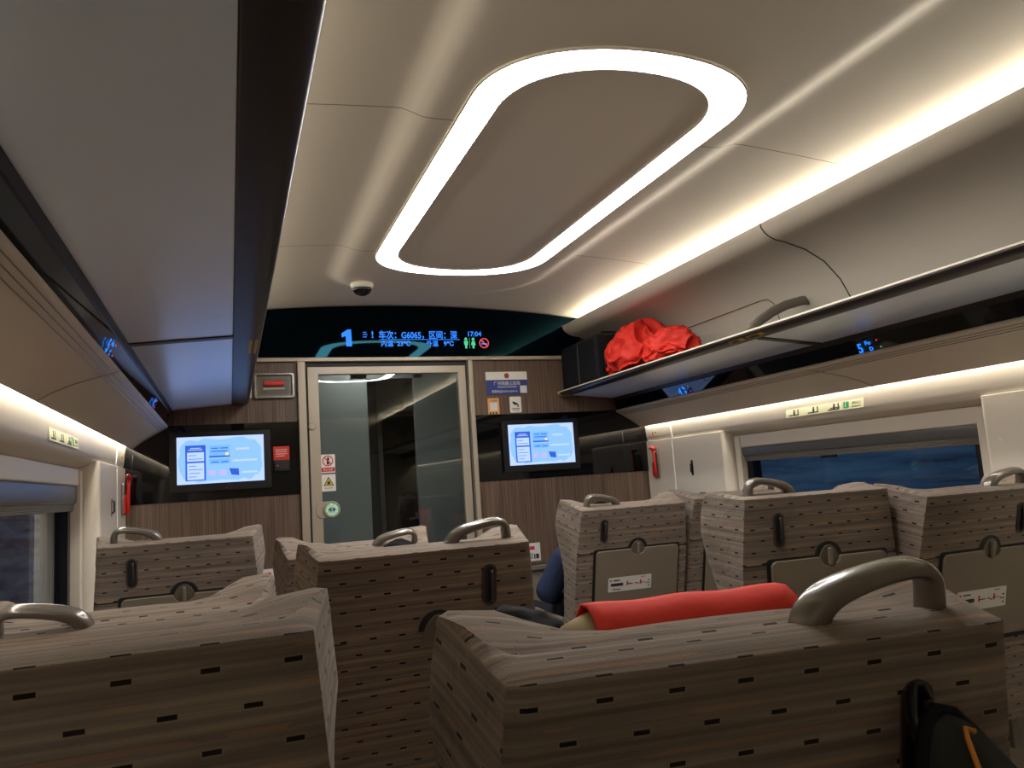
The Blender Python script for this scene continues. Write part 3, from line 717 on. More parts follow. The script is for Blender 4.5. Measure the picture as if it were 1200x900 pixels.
# emergency brake case
t = empty('emergency_brake_case', (-.750, YF, 1.825), 0, 'silver rimmed case with a red handle behind a clear cover, left of the door', 'emergency handle')
W, H = .206, .136
q = MB()
outer, inner = rrect(W, H, .014, 5), rrect(W-.026, H-.026, .009, 5); n = len(outer)
q.add([(a,-.022,b) for a,b in outer]+[(a,-.022,b) for a,b in inner]+[(a,0,b) for a,b in outer]+[(a,-.006,b) for a,b in inner],
      [(k,(k+1)%n,n+(k+1)%n,n+k) for k in range(n)]+[(k,(k+1)%n,2*n+(k+1)%n,2*n+k) for k in range(n)]+[(n+k,n+(k+1)%n,3*n+(k+1)%n,3*n+k) for k in range(n)])
q.build('rim', mat('case_rim', S(128,126,120), .25, metal=.9), t, bevel=.002)
plate('backplate', -.094, .094, -.060, .060, grey_pl, y=-.001, th=.004, parent=t)
q = MB(); q.tube([(-.052,-.015,.012),(.052,-.015,.012)], [(.010,.014)]*2, 12); q.build('red_handle', red_pl, t, bevel=.003)
q = MB(); q.box(-.055, .055, -.010, -.004, -.020, -.010); q.build('handle_bracket', white_pl, t, bevel=.002)
q = MB(); q.prism(rrect(W-.05, H-.045, .010, 5), -.020, -.018); q.build('clear_cover', clear_pl, t)
# paper label half hidden behind the left rack lip
prop(MB().box(-.895, -.862, YF-.002, YF, 1.765, 1.86).build('paper_label', paper), 'white paper label on the wood panel left of the brake case', 'label')
# red fire notice and its device
t = empty('alarm_unit', (-.722, YF-.004, 1.40), 0, 'red printed notice over a small black alarm button unit, between left television and door', 'alarm')
plate('red_notice', -.041, .040, .033, .104, red_pl, y=0, parent=t)
for k in range(4): plate('notice_print', -.030, .028-.012*(k == 3), .085-.011*k, .088-.011*k, white_pl, y=-.003, th=.0005, parent=t)
plate('device_box', -.038, .039, -.026, .033, black_pl, y=0, th=.02, parent=t, bevel=.003)
q = MB(); [q.box(-.012+.014*k, -.004+.014*k, -.0215, -.02, -.012, .006) for k in range(3)]; q.build('keys', frame_dk, t)
q = MB(); q.ball((-.022, -.021, .003), .003, 8, 6); q.build('indicator_lamp', led_red, t)
# stickers on the door glass
t = empty('no_leaning_sticker', (-.484, YF+.016, 1.398), 0, 'white sticker with red prohibition circle on the door glass, above the yellow triangle', 'sticker')
plate('backing', -.036, .038, -.046, .052, white_pl, y=0, th=.0012, parent=t); plate('red_band', -.034, .036, -.040, -.018, ink_red, y=-.0012, th=.0004, parent=t)
def ring_flat(q, cx, cz, ro, ri, y, n=32):
    q.add([(cx+ro*math.cos(2*PI*k/n), y, cz+ro*math.sin(2*PI*k/n)) for k in range(n)]+[(cx+ri*math.cos(2*PI*k/n), y, cz+ri*math.sin(2*PI*k/n)) for k in range(n)], [(k,(k+1)%n,n+(k+1)%n,n+k) for k in range(n)])
q = MB(); ring_flat(q, 0, .018, .029, .0235, -.0018); q.add([(-.021,-.0018,.035),(-.017,-.0018,.039),(.021,-.0018,.001),(.017,-.0018,-.003)], [(0,1,2,3)]); q.build('prohibition_circle', ink_red, t)
q = MB(); q.add([(-.006,-.0016,-.002),(.008,-.0016,-.002),(.006,-.0016,.020),(.010,-.0016,.034),(-.002,-.0016,.038),(-.006,-.0016,.018)], [tuple(range(6))]); q.build('figure', ink, t)
txt('禁止倚靠', .013, 0, -.034, white_pl, t, -.0017, nm='caption')
t = empty('pinch_warning_sticker', (-.483, YF+.016, 1.296), 0, 'white sticker with yellow warning triangle on the door glass, under the red circle', 'sticker')
plate('backing', -.037, .037, -.042, .048, white_pl, y=0, th=.0012, parent=t)
q = MB(); q.add([(-.028,-.0015,-.013),(.028,-.0015,-.013),(0,-.0015,.036)], [(0,1,2)]); q.build('triangle_border', ink, t)
q = MB(); q.add([(-.0225,-.0018,-.010),(.0225,-.0018,-.010),(0,-.0018,.029)], [(0,1,2)]); q.build('triangle', yellow_m, t)
q = MB(); q.box(-.006,.004,-.0022,-.0018,-.006,.010); q.box(.005,.008,-.0022,-.0018,-.004,.008); q.build('hand_pictogram', ink, t)
txt('当心夹手', .012, 0, -.030, ink, t, -.0015, nm='caption')
# white printed slips low on the wood panels
for cx, lab in ((.655, 'white printed slip low on the wood panel right of the door'), (-.80, 'white printed slip low on the wood panel left of the door, behind the seats')):
    t = empty('printed_slip', (cx, YF, .83), 0, lab, 'label', 'printed slips on the end wall')
    plate('paper', -.055, .045, -.052, .050, paper, y=0, th=.0015, parent=t)
    q = MB(); q.box(-.045, -.002, -.002, -.0015, -.04, -.005); q.build('grey_block', mat('print_grey', S(150,150,150), .6), t) if cx < 0 else q.build('grey_block', MATS.get('print_grey') or mat('print_grey', S(150,150,150), .6), t)
    q = MB(); q.box(-.02, .01, -.002, -.0015, .012, .032); q.box(-.04, -.03, -.002, -.0015, .012, .032); q.build('red_print', ink_red, t)
    q = MB(); q.box(.004, .012, -.002, -.0015, -.04, -.012); q.box(.016, .034, -.002, -.0015, -.04, -.012); q.build('black_print', ink, t)

# ------------------------------------------------------------------ fittings on the side walls
def side_plane(s, x, y, z):
    """matrix whose local -Y faces the aisle, local X runs along the wall"""
    return Matrix.Translation((s*x, y, z)) @ Matrix.Rotation(-s*PI/2, 4, 'Z')
def hammer(s):
    t = empty('emergency_hammer', (s*1.457, 4.085 if s > 0 else 4.06, 1.30), -s*PI/2, 'red emergency hammer on the %s wall near the end wall' % ('right' if s > 0 else 'left'), 'hammer', 'emergency hammers')
    q = MB(); q.prism(rrect(.055, .15, .008, 4, .0, -.02), -.012, 0); q.build('bracket', grey_pl, t, bevel=.002)
    q = MB(); q.tube([(.012*(1),-.022,-.09),(.012,-.024,-.04),(.014,-.026,.03),(.012,-.028,.075)], [(.010,.009),(.010,.009),(.008,.008),(.010,.010)], 10); q.build('hammer_handle', red_pl, t, smooth=True)
    q = MB(); q.tube([(-.034,-.028,.088),(-.022,-.028,.087),(-.016,-.028,.086),(.022,-.028,.076),(.026,-.028,.074)], [.003,.007,.012,.013,.008], 12); q.build('hammer_head', red_pl, t, smooth=True)
    q = MB(); q.tube([(-.046,-.028,.091),(-.030,-.028,.088)], [.0015,.006], 10); q.build('steel_tip', chrome, t, smooth=True)
    q = MB(); q.prism(rrect(.026, .085, .004, 4, -.020, -.045), -.018, -.011); q.build('red_tag', red_pl, t, bevel=.001)
    return t
hammer(1); hammer(-1)
def wall_hook(s, y):
    t = empty('wall_coat_hook', (s*1.4595, y, 1.25), -s*PI/2, 'narrow coat hook set in the %s wall panel between hammer and window' % ('right' if s > 0 else 'left'), 'coat hook', 'wall coat hooks')
    q = MB(); q.prism(rrect(.020, .088, .0098, 6), -.003, 0); q.build('plate', recess if s > 0 else chrome, t, bevel=.001)
    q = MB(); q.tube([(0,-.003,.025),(0,-.012,.02),(0,-.013,-.02),(0,-.005,-.030)], .004, 8); q.build('hook', frame_dk, t, smooth=True)
wall_hook(1, 3.715); wall_hook(-1, 3.72)
def safety_strip(s, y0, y1):
    cy = (y0+y1)/2; L = abs(y1-y0)
    t = empty('emergency_exit_sticker', (s*1.4605, cy, 1.468), -s*PI/2, 'pale pictogram sticker with green exit sign above the %s window' % ('right' if s > 0 else 'left'), 'sticker', 'pictogram stickers above windows')
    t.rotation_euler = (-.09, 0, -s*PI/2)
    plate('backing', -L/2, L/2*.48, -.019, .019, pale_green, y=0, th=.0012, parent=t); plate('exit_backing', L/2*.50, L/2, -.019, .019, pale_green, y=0, th=.0012, parent=t)
    plate('exit_mark', L/2*.53, L/2*.66, -.013, .015, ink_green, y=-.0012, th=.0005, parent=t)
    q = MB(); q.box(L/2*.57, L/2*.585, -.0024, -.0017, -.008, .006); q.ball((L/2*.59, -.002, .010), (.003,.0008,.003), 8, 6); q.build('exit_figure', white_pl, t)
    txt('紧急出口', .013, L/2*.83, .000, ink, t, -.0013, sx=.9, nm='exit_text')
    q = MB(); q.box(L/2*.72, L/2*.94, -.0016, -.0012, -.011, -.008); q.build('exit_caption', ink, t)
    for k in range(3):
        x = -L/2+.02+.135*k*L/.51; q = MB()
        q.box(x, x+.066, -.0016, -.0012, -.013, -.008); q.box(x+.058, x+.064, -.0016, -.0012, -.010, .014); q.box(x+.030, x+.042, -.0016, -.0012, -.010, .004)
        q.ball((x+.036, -.0014, .009), (.0055,.0006,.0055), 8, 6); q.build('pictogram', ink, t)
    q = MB(); q.box(L/2*.20, L/2*.44, -.0016, -.0012, -.006, -.002); q.build('caption', ink, t)
    return t
safety_strip(1, 2.43, 2.90); safety_strip(-1, 2.50, 2.95)
for s in (1, -1):
    t = empty('hammer_sticker', (s*1.4605, 4.09, 1.474), -s*PI/2, 'tiny hammer sticker on the lit band above the %s emergency hammer' % ('right' if s > 0 else 'left'), 'sticker', 'hammer stickers')
    plate('backing', -.034, .030, -.014, .014, pale_green, y=0, th=.0012, parent=t); plate('red_mark', -.030, -.012, -.011, .010, ink_red, y=-.0012, th=.0005, parent=t); plate('print', .0, .024, -.002, .009, ink_green, y=-.0012, th=.0005, parent=t)
# seat number indicators behind the rack rail
def seat_led(s, y, big, small, label, rot=0):
    t = empty('seat_number_indicator', (s*1.2615, y, 1.657), -s*PI/2, label, 'seat number', 'lit seat numbers')
    t.rotation_euler = (.36, 0, -s*PI/2)
    text_mesh(big, .050, 'row_number', led_blue, t, (-.052, -.003, -.020), bold=.0015)
    text_mesh(small[0]+'o', .022, 'window_letter', led_blue, t, (-.012, -.003, .004), bold=.0009, sx=1.2); text_mesh(small[1], .020, 'aisle_letter', led_blue, t, (.000, -.003, -.020), bold=.0009, sx=1.2)
    q = MB(); q.ball((.046, -.003, .014), (.003,.001,.003), 8, 6); q.build('busy_dot', led_red, t)
    q = MB(); q.ball((.054, -.003, -.014), (.003,.001,.003), 8, 6); q.build('free_dot', led_green if s > 0 and y < 3 else led_red, t)
seat_led(1, 2.175, '5', ('F', 'D'), 'lit blue seat number 5 on the black strip under the right rack')
seat_led(1, 3.42, '4', ('F', 'D'), 'lit blue seat number 4 under the right rack, nearer the end wall')
seat_led(-1, 2.17, '5', ('A', 'C'), 'lit blue seat number under the left rack, nearer the viewer')
seat_led(-1, 3.40, '4', ('A', 'C'), 'lit blue seat number under the left rack, nearer the left television')

# ------------------------------------------------------------------ seats
PIVOT = .42; RIDGE = .752
def wing_depth(h):
    pts = [(0,.182),(-.05,.198),(-.14,.198),(-.22,.172),(-.30,.128),(-.40,.112),(-.75,.105)]
    for (a, b), (c, d) in zip(pts, pts[1:]):
        if h >= c: return b+(d-b)*(h-a)/(c-a)
    return .105
def half_w(h): return .245+.09*min(.20, max(0, -h))
def top_h(x, d):
    """height of the upholstered top below the rear ridge"""
    e = -.02*d
    ax = abs(x)
    k = min(1, max(0, (ax-.165)/.08)); k = k*k*(3-2*k)*.6+k*.4
    f = min(1, max(0, (d-.05)/.07)); f = f*f*(3-2*f)
    return e + .006*k*f - .012*(1-k)*f
def back_mesh():
    m = MB()
    def loop(h):
        W, D = half_w(h), wing_depth(h); C = .125 if h > -.45 else .11
        D = max(D, C-.008)
        fl = (.032 if h > -.10 else max(.008, .032-.024*(-.10-h)/.12))*min(1, D/.19)
        right = [(0,0),(.06,-.0),(.12,0),(.18,.0),(W-.018,.0),(W,.004),(W+fl*.25,D*.25),(W+fl*.5,D*.5),(W+fl*.8,D*.78),(W+fl,D*.92),(W+fl-.012,D),(W-.03,D+.004),(W-.06,D-.012),(W-.095,C+.012),(.11,C),(.055,C+.004)]
        pts = right + [(0,C+.005)]
        pts += [(-x, d) for x, d in right[::-1] if x > 0]
        return pts
    hs = [-.752+.752*k/30 for k in range(31)]
    n = len(loop(0)); v = []; f = []
    L0 = loop(-.02)
    for j, h in enumerate(hs):
        for (x, d) in loop(h):
            t = j/30
            top = top_h(x, d)
            # lean the rings so the last one lies on the sloped top
            k = max(0, (h+.20)/.20); k = k*k
            v.append((x, d, h+k*top+RIDGE))
    for j in range(30):
        for i in range(n): f.append((j*n+i, j*n+(i+1) % n, (j+1)*n+(i+1) % n, (j+1)*n+i))
    # cap: inner rings shrinking to the spine
    last = 30*n; base = loop(0)
    prev = list(range(last, last+n))
    for q in (.22, .5, .78, 1.0):
        ids = []
        for (x, d) in base:
            xx = x*(1-q*.12) if abs(x) > .2 else x; dd = d+(.062-d)*q
            hh = top_h(xx, dd) + .006*math.sin(PI*min(1, q))*(1 if q < 1 else 0)
            v.append((xx, dd, hh+RIDGE)); ids.append(len(v)-1)
        for i in range(n): f.append((prev[i], prev[(i+1) % n], ids[(i+1) % n], ids[i]))
        prev = ids
    f.append(tuple(range(n-1, -1, -1)))
    m.add(v, f); m.uv = box_uv
    return m
def sweep_handle(side):
    """grab handle: upright leg on the outer side, swept foot on the inner side"""
    o = side
    pts = [(-.064,0,-.022),(-.064,0,-.002),(-.062,0,.012),(-.053,0,.026),(-.034,0,.036),(-.004,0,.044),(.030,0,.050),(.052,0,.0515),(.066,0,.047),(.0735,0,.036),(.075,0,.014),(.075,0,-.022)]
    sec = [(.020,.019),(.020,.019),(.0195,.017),(.019,.0145),(.0185,.0125),(.018,.011),(.0175,.0105),(.0175,.0105),(.0175,.0105),(.017,.011),(.0165,.0115),(.0165,.0115)]
    P = [Vector((o*x, y, z)) for x, y, z in pts]
    m = MB(); vs = []; fs = []; N = 14
    for i, p in enumerate(P):
        t = (P[min(i+1, len(P)-1)]-P[max(i-1, 0)]).normalized(); w = Vector((0,1,0)); u = t.cross(w).normalized()
        a, b = sec[i]
        for k in range(N):
            c, d = math.cos(2*PI*k/N), math.sin(2*PI*k/N); c = math.copysign(abs(c)**.75, c); d = math.copysign(abs(d)**.75, d)
            vs.append(p+w*a*c+u*b*d)
    for i in range(len(P)-1):
        for k in range(N): fs.append((i*N+k, i*N+(k+1) % N, (i+1)*N+(k+1) % N, (i+1)*N+k))
    fs += [tuple(range(N-1, -1, -1)), tuple((len(P)-1)*N+k for k in range(N))]
    m.add(vs, fs)
    return m

def make_seat(side):
    """side -1: handle and hook slot left of centre, +1: right of centre"""
    t = empty('train_seat', (0,0,0), 0, 'x', 'seat')
    b = back_mesh().build('backrest', fabric, t, bevel=.011, seg=3, angle=50); b.location = (0, 0, PIVOT)
    # piping along the rear ridge seam
    h = sweep_handle(side).build('grab_handle', handle_m, b, smooth=True); h.location = (side*.128, .050, RIDGE-.006)
    sub = h.modifiers.new('s', 'SUBSURF'); sub.levels = 2; sub.render_levels = 2
    q = MB(); q.prism(rrect(.034, .098, .0168, 8), -.0030, .002); r = q.build('hook_rim', mat('hook_rim', S(62,46,38), .5) if 'hook_rim' not in MATS else MATS['hook_rim'], b); r.location = (side*.143, 0, RIDGE-.092)
    q = MB(); q.prism(rrect(.025, .088, .0123, 8), -.0038, .002); r = q.build('hook_slot', recess, b); r.location = (side*.143, 0, RIDGE-.092)
    q = MB(); q.tube([(.004,-.004,.034),(.004,-.008,.030),(.004,-.008,-.030),(.004,-.004,-.036)], .0045, 8); r = q.build('hook_bar', frame_dk, b, smooth=True); r.location = (side*.143, 0, RIDGE-.092)
    # folding table with its latch
    TX, TT = .018, RIDGE-.178
    q = MB(); q.prism(rrect(.412, .30, .012, 5, TX, TT-.15+.006), -.0025, .002); q.build('table_recess', recess, b)
    def tray_outline():
        w, hgt, r, nr = .392, .275, .018, .034; pts = []
        for k in range(6): a = PI*k/10; pts.append((TX+w/2-r+r*math.cos(a), TT-r+r*math.sin(a)))
        for k in range(13): a = -PI*k/12; pts.append((TX+nr*math.cos(a), TT+nr*.82*math.sin(a)))
        for k in range(6): a = PI/2+PI*k/10; pts.append((TX-w/2+r+r*math.cos(a), TT-r+r*math.sin(a)))
        pts += [(TX-w/2, TT-hgt), (TX+w/2, TT-hgt)]
        return pts
    tb = MB(); tb.prism(tray_outline(), -.013, -.002); tb.build('folding_table', taupe, b, bevel=.003)
    q = MB(); q.prism([(TX+.046*math.cos(a*PI/16), TT-.004+.046*math.sin(a*PI/16)) for a in range(17)], -.003, .002); q.build('latch_recess', recess, b)
    q = MB(); q.prism([(TX+.037*math.cos(a*PI/16), TT-.030+.0+.0*a+.062*math.sin(a*PI/16)) for a in range(17)], -.005, -.001); q.build('latch_dish', taupe_d, b, bevel=.002)
    q = MB(); q.prism(rrect(.012, .050, .0055, 5, TX, TT+.0), -.017, -.004); q.build('latch_lever', taupe, b, bevel=.003)
    st = MB(); st.prism(rrect(.205, .062, .003, 3, TX-.036, TT-.150), -.0142, -.013); s_ = st.build('route_sticker', paper, b)
    pr = MB(); pr.prism(rrect(.060, .012, .0059, 4, TX-.098, TT-.150), -.0150, -.0142)
    for a, w in ((-.045,.022),(-.014,.012),(.008,.015),(.028,.006)): pr.box(TX+a, TX+a+w, -.0149, -.0142, TT-.152, TT-.149)
    for a in range(3): pr.box(TX+.050, TX+.058, -.0149, -.0142, TT-.170+.012*a, TT-.166+.012*a)
    pr.box(TX-.115, TX-.085, -.0149, -.0142, TT-.133, TT-.129); pr.box(TX+.015, TX+.038, -.0149, -.0142, TT-.127, TT-.125); pr.box(TX-.12, TX-.08, -.0149, -.0142, TT-.172, TT-.169)
    pr.build('route_print', ink, b)
    rd = MB(); [rd.box(TX+a, TX+a+.006, -.0151, -.0142, TT-.157, TT-.152+.014*(k % 2)) for k, a in enumerate((-.075,-.052,-.001,.012,.040))]; rd.box(TX-.132, TX-.124, -.0151, -.0142, TT-.134, TT-.128); rd.build('route_print_red', ink_red, b)
    W = half_w(-.20)
    for xa, xb in ((-W+.004, TX-.208), (TX+.208, W-.004)): MB().box(xa, xb, -.0012, .002, RIDGE-.1885, RIDGE-.1855).build('cover_seam', recess, b)
    # headrest cushion with its red cover
    hr = MB(); hr.v = []; N = 16
    path = [(-.142+.284*k/14) for k in range(15)]
    rad = [(.040*(1-.75*max(0, abs(x)/.142-.72)**1.3*2.2)) for x in path]
    hr.tube([(x, 0, 0) for x in path], [(r*.9, r) for r in rad], N, up=(0,0,1)); hd = hr.build('headrest_cushion', beige_cloth, b, smooth=True); hd.location = (0, .150, RIDGE-.165)
    rc = MB(); vs = []; fs = []
    prof = [(-.041,-.05),(-.042,-.01),(-.036,.022),(-.020,.040),(0,.0455),(.020,.041),(.036,.024),(.044,-.01),(.047,-.08),(.048,-.17)]
    xs = [-.118+.236*k/16 for k in range(17)]
    for x in xs:
        for (d, z) in prof: vs.append((x, d, z+.0012*math.sin(x*60+z*40)))
    K = len(prof)
    for i in range(16):
        for j in range(K-1): fs.append((i*K+j, i*K+j+1, (i+1)*K+j+1, (i+1)*K+j))
    rc.add(vs, fs); rco = rc.build('red_headrest_cover', red_cloth, b, smooth=True); rco.location = hd.location
    so = rco.modifiers.new('th', 'SOLIDIFY'); so.thickness = .003; so.offset = 1
    # cushion, armrests, plinth
    cu = MB(); cu.prism(rrect(.52, .46, .05, 6, 0, .33), .33, .455, axis='z'); cu.uv = box_uv; cu.build('cushion', fabric, t, bevel=.03, seg=4)
    for sx in (side,):
        a = MB(); a.prism([(.04,.60),(.38,.60),(.42,.615),(.42,.635),(.38,.645),(.04,.645)], sx*.256, sx*.280, axis='x'); a.prism([(.07,.26),(.30,.26),(.28,.61),(.07,.61)], sx*.258, sx*.278, axis='x')
        a.build('armrest', grey_pl, t, bevel=.006)
    p = MB(); p.box(-.22, .22, .10, .50, 0, .05); p.box(-.12, .12, .16, .42, .04, .30); p.box(-.25, .25, .08, .54, .28, .335); p.build('plinth', frame_dk, t, bevel=.01)
    return t

proto = {-1: make_seat(-1), 1: make_seat(1)}
used = set()
def place_seat(xc, yr, zr, ang, side, label, rz=0.0, pillow=0.0, group='train seats'):
    """xc,yr,zr: middle of the rear ridge; ang: recline in degrees"""
    r = proto[side] if side not in used else dup(proto[side]); used.add(side)
    a = math.radians(ang)
    r.location = (xc - RIDGE*math.sin(a)*math.sin(math.radians(rz)), yr + RIDGE*math.sin(a)*math.cos(math.radians(rz)), 0); r.rotation_euler = (0, 0, math.radians(rz))
    r['label'] = label; r['group'] = group; r['category'] = 'seat'
    for c in r.children:
        if c.name.startswith('backrest'):
            c.rotation_euler = (a, 0, 0); c.location = (0, 0, zr - RIDGE*math.cos(a))
            for g in c.children:
                if g.name.startswith(('headrest_cushion', 'red_headrest_cover')): g.location = (0, .168, RIDGE-.165+pillow)
    return r
X0 = CAMX
seatA1 = place_seat(X0-.172, 2.90, 1.114, 10, -1, 'seat by the left window in the front row, below the left television', -2)
seatA2 = place_seat(X0-.192, 1.60, 1.016, 22, -1, 'far reclined seat by the left window, mostly hidden behind the nearest left seat')
seatA3 = place_seat(X0-.180, .69, 1.134, 4, -1, 'nearest seat at bottom left, out of focus, right before the viewer')
seatB1 = place_seat(X0+.425, 2.75, 1.030, 22, 1, 'far reclined front row seat before the glass door, only its ears and handle showing')
seatB2 = place_seat(X0+.423, 1.734, 1.101, 10, 1, 'middle row seat left of the aisle, seen whole in front of the glass door')
seatB3 = place_seat(X0+.448, .575, 1.085, 11, 1, 'nearest seat at bottom right with red headrest cover and hanging backpack', -6.5, .112)
seatC1 = place_seat(X0+1.605, 2.90, 1.102, 15, -1, 'front row seat right of the aisle with folded table and white route sticker', -1)
seatD2 = place_seat(X0+1.60, 1.80, 1.150, 5, -1, 'upright middle row seat right of the aisle, behind the nearest grab handle', -4)
seatE1 = place_seat(X0+2.160, 2.92, 1.112, 14, 1, 'front row seat by the right window, a dark sliver behind the upright seat')
seatE2 = place_seat(X0+2.150, 1.70, 1.120, 13, 1, 'middle row seat by the right window, cut by the right edge of the view')

def lower_table(seat, ang):
    """this seat's table is folded down into use"""
    for b in [c for c in seat.children if c.name.startswith('backrest')]:
        TT = RIDGE-.178-.272
        R = Matrix.Translation((0, -.012, TT-.07)) @ Matrix.Rotation(math.radians(90-ang), 4, 'X') @ Matrix.Translation((0, .008, -TT))
        for g in list(b.children):
            if g.name.startswith(('folding_table', 'route_')): g.matrix_local = R @ g.matrix_local
            if g.name.startswith('table_recess'): bpy.data.objects.remove(g)
lower_table(seatB2, 10)

# ------------------------------------------------------------------ luggage
def suitcase():
    t = empty('black_suitcase', (1.10, 3.945, 1.745), 0, 'black case lying on the right rack beside the red jacket', 'suitcase')
    q = MB(); q.prism(rrect(.38, .27, .03, 6, 0, .135), -.235, .235); q.build('shell', blk_matte, t, bevel=.02, seg=3)
    q = MB(); q.prism(rrect(.386, .276, .032, 6, 0, .135), -.012, .004); q.build('zip_band', black_pl, t, bevel=.003)
    q = MB(); q.tube([(-.15,-.236,.07),(-.15,-.262,.075),(-.15,-.262,.17),(-.15,-.236,.175)], [(.012,.005)]*4, 8, up=(1,0,0)); q.build('carry_handle', black_pl, t, smooth=True)
    q = MB(); q.tube([(-.13,-.21,.272),(-.12,-.18,.288),(-.02,-.18,.288),(-.01,-.21,.272)], .007, 8); q.build('top_handle', black_pl, t, smooth=True)
    return t
suitcase()
def cloth_blob():
    import bmesh
    from mathutils import noise
    t = empty('red_jacket', (1.09, 3.45, 1.745), 0, 'crumpled bright red jacket heaped on the right luggage rack', 'jacket')
    def lump(name, c, r, seed, parent):
        bm = bmesh.new(); bmesh.ops.create_icosphere(bm, subdivisions=6, radius=1)
        for v in bm.verts:
            d = v.co.normalized(); p = d*1.6+Vector((seed, seed*2, 0))
            n1 = noise.noise(p*1.1)*.22
            q = p*1.5+Vector((noise.noise(p*1.3), noise.noise(p*1.3+Vector((9,0,0))), noise.noise(p*1.3+Vector((0,9,0)))))*.8
            rid = (1-abs(noise.noise(q*.7)))**4*.20+(1-abs(noise.noise(q*1.5)))**6*.018
            k = 1+n1+rid-.12
            z = d.z*r[2]*k
            if z < 0: z *= .45
            v.co = Vector((c[0]+d.x*r[0]*k, c[1]+d.y*r[1]*k, max(c[2]+z, .002)))
        me = bpy.data.meshes.new(name); bm.to_mesh(me); bm.free(); me.materials.append(jacket_red)
        for p in me.polygons: p.use_smooth = True
        o = bpy.data.objects.new(name, me); COL.objects.link(o); o.parent = parent
    lump('body', (-.03,.04,.09), (.16,.20,.20), 3.1, t); lump('sleeve', (-.02,-.24,.07), (.13,.17,.135), 8.3, t); lump('hood', (-.02,.13,.08), (.15,.12,.17), 5.2, t)
    return t
cloth_blob()
def backpack():
    # hangs from the hook slot of the nearest right seat
    t = empty('black_backpack', (X0+.585, .567, 1.036), math.radians(-6.5), 'black backpack with orange piping hanging from the hook of the nearest right seat', 'backpack')
    prof = [(.013,.006,.016,.004),(.018,-.002,.024,.010),(.026,-.010,.032,.016),(.038,-.017,.044,.022),(.071,-.028,.067,.034),(.12,-.042,.096,.044),(.20,-.060,.125,.055),(.32,-.07,.14,.062),(.42,-.065,.135,.058),(.45,-.05,.12,.04)]
    q = MB(); vs = []; fs = []; N = 28
    for (dn, a, b, d) in prof:
        for k in range(N):
            an = 2*PI*k/N; c, s_ = math.cos(an), math.sin(an)
            y = -.010-d+d*s_ + .17*dn
            if s_ < 0: y += .0035*math.sin(5*an)*min(1, dn*14)
            vs.append(((a+b)/2+(b-a)/2*c, y, -dn))
    for i in range(len(prof)-1):
        for k in range(N): fs.append((i*N+k, i*N+(k+1) % N, (i+1)*N+(k+1) % N, (i+1)*N+k))
    fs += [tuple(range(N-1, -1, -1)), tuple((len(prof)-1)*N+k for k in range(N))]
    q.add(vs, fs); b = q.build('bag_body', mat('bag_cloth', S(46,48,46), .8, spec=.2), t, smooth=True); b.modifiers.new('s', 'SUBSURF').render_levels = 2
    L = [(-.040,-.030,-.12),(-.028,-.030,-.071),(-.017,-.026,-.038),(-.008,-.022,-.022),(.006,-.020,-.013),(.020,-.021,-.017),(.036,-.024,-.034),(.066,-.030,-.071),(.095,-.034,-.12)]
    q = MB(); q.tube(L, [(.0045,.007)]*len(L), 8, up=(0,-1,0)); q.build('edge_binding', blk_matte, t, smooth=True)
    q = MB(); q.tube([(-.014,-.016,-.040),(-.012,-.010,-.020),(-.008,-.006,-.005),(-.002,-.004,.004),(.004,-.005,.004),(.008,-.008,-.008)], [(.003,.007)]*6, 8, up=(0,-1,0)); q.build('hanging_strap', black_pl, t, smooth=True)
    q = MB(); q.tube([(-.004,-.086,-.12),(.001,-.074,-.071),(.004,-.059,-.044),(.0075,-.050,-.031),(.013,-.043,-.025),(.020,-.046,-.028)], .0024, 6); q.build('orange_piping', mat('orange_piping', S(206,132,44), .5), t, smooth=True)
backpack()

# ------------------------------------------------------------------ outdoors at dusk
def outdoors():
    gm = mat('dusk_bank', S(80,90,90), .95, spec=.05)
    n, l, b = nodes_of(gm)
    tc = n.new('ShaderNodeTexCoord'); mp = n.new('ShaderNodeMapping'); mp.inputs['Scale'].default_value = (.25, .22, 2.6)
    nz = n.new('ShaderNodeTexNoise'); nz.inputs['Scale'].default_value = 1.3; nz.inputs['Detail'].default_value = 7; nz.inputs['Roughness'].default_value = .62
    cr = n.new('ShaderNodeValToRGB'); e = cr.color_ramp.elements; e[0].position = .40; e[0].color = S(110,128,138); e[1].position = .64; e[1].color = S(226,230,228)
    l.new(tc.outputs['Object'], mp.inputs[0]); l.new(mp.outputs[0], nz.inputs['Vector']); l.new(nz.outputs['Fac'], cr.inputs[0]); l.new(cr.outputs[0], b.inputs['Base Color'])
    for s, nm in ((1, 'ground_right'), (-1, 'ground_left')):
        v = []; f = []; nx, ny = 16, 40
        for j in range(ny+1):
            for i in range(nx+1):
                x = 2.4+i*1.0; y = -10+j*1.2
                z = -1.6 + (0 if x < 4 else (x-4)*.85) + .18*math.sin(y*.9+x)*.6
                v.append((s*x, y, z))
        for j in range(ny):
            for i in range(nx): f.append((j*(nx+1)+i, j*(nx+1)+i+1, (j+1)*(nx+1)+i+1, (j+1)*(nx+1)+i))
        o = MB().add(v, f).build(nm, gm, smooth=True); o['kind'] = 'structure'
outdoors()

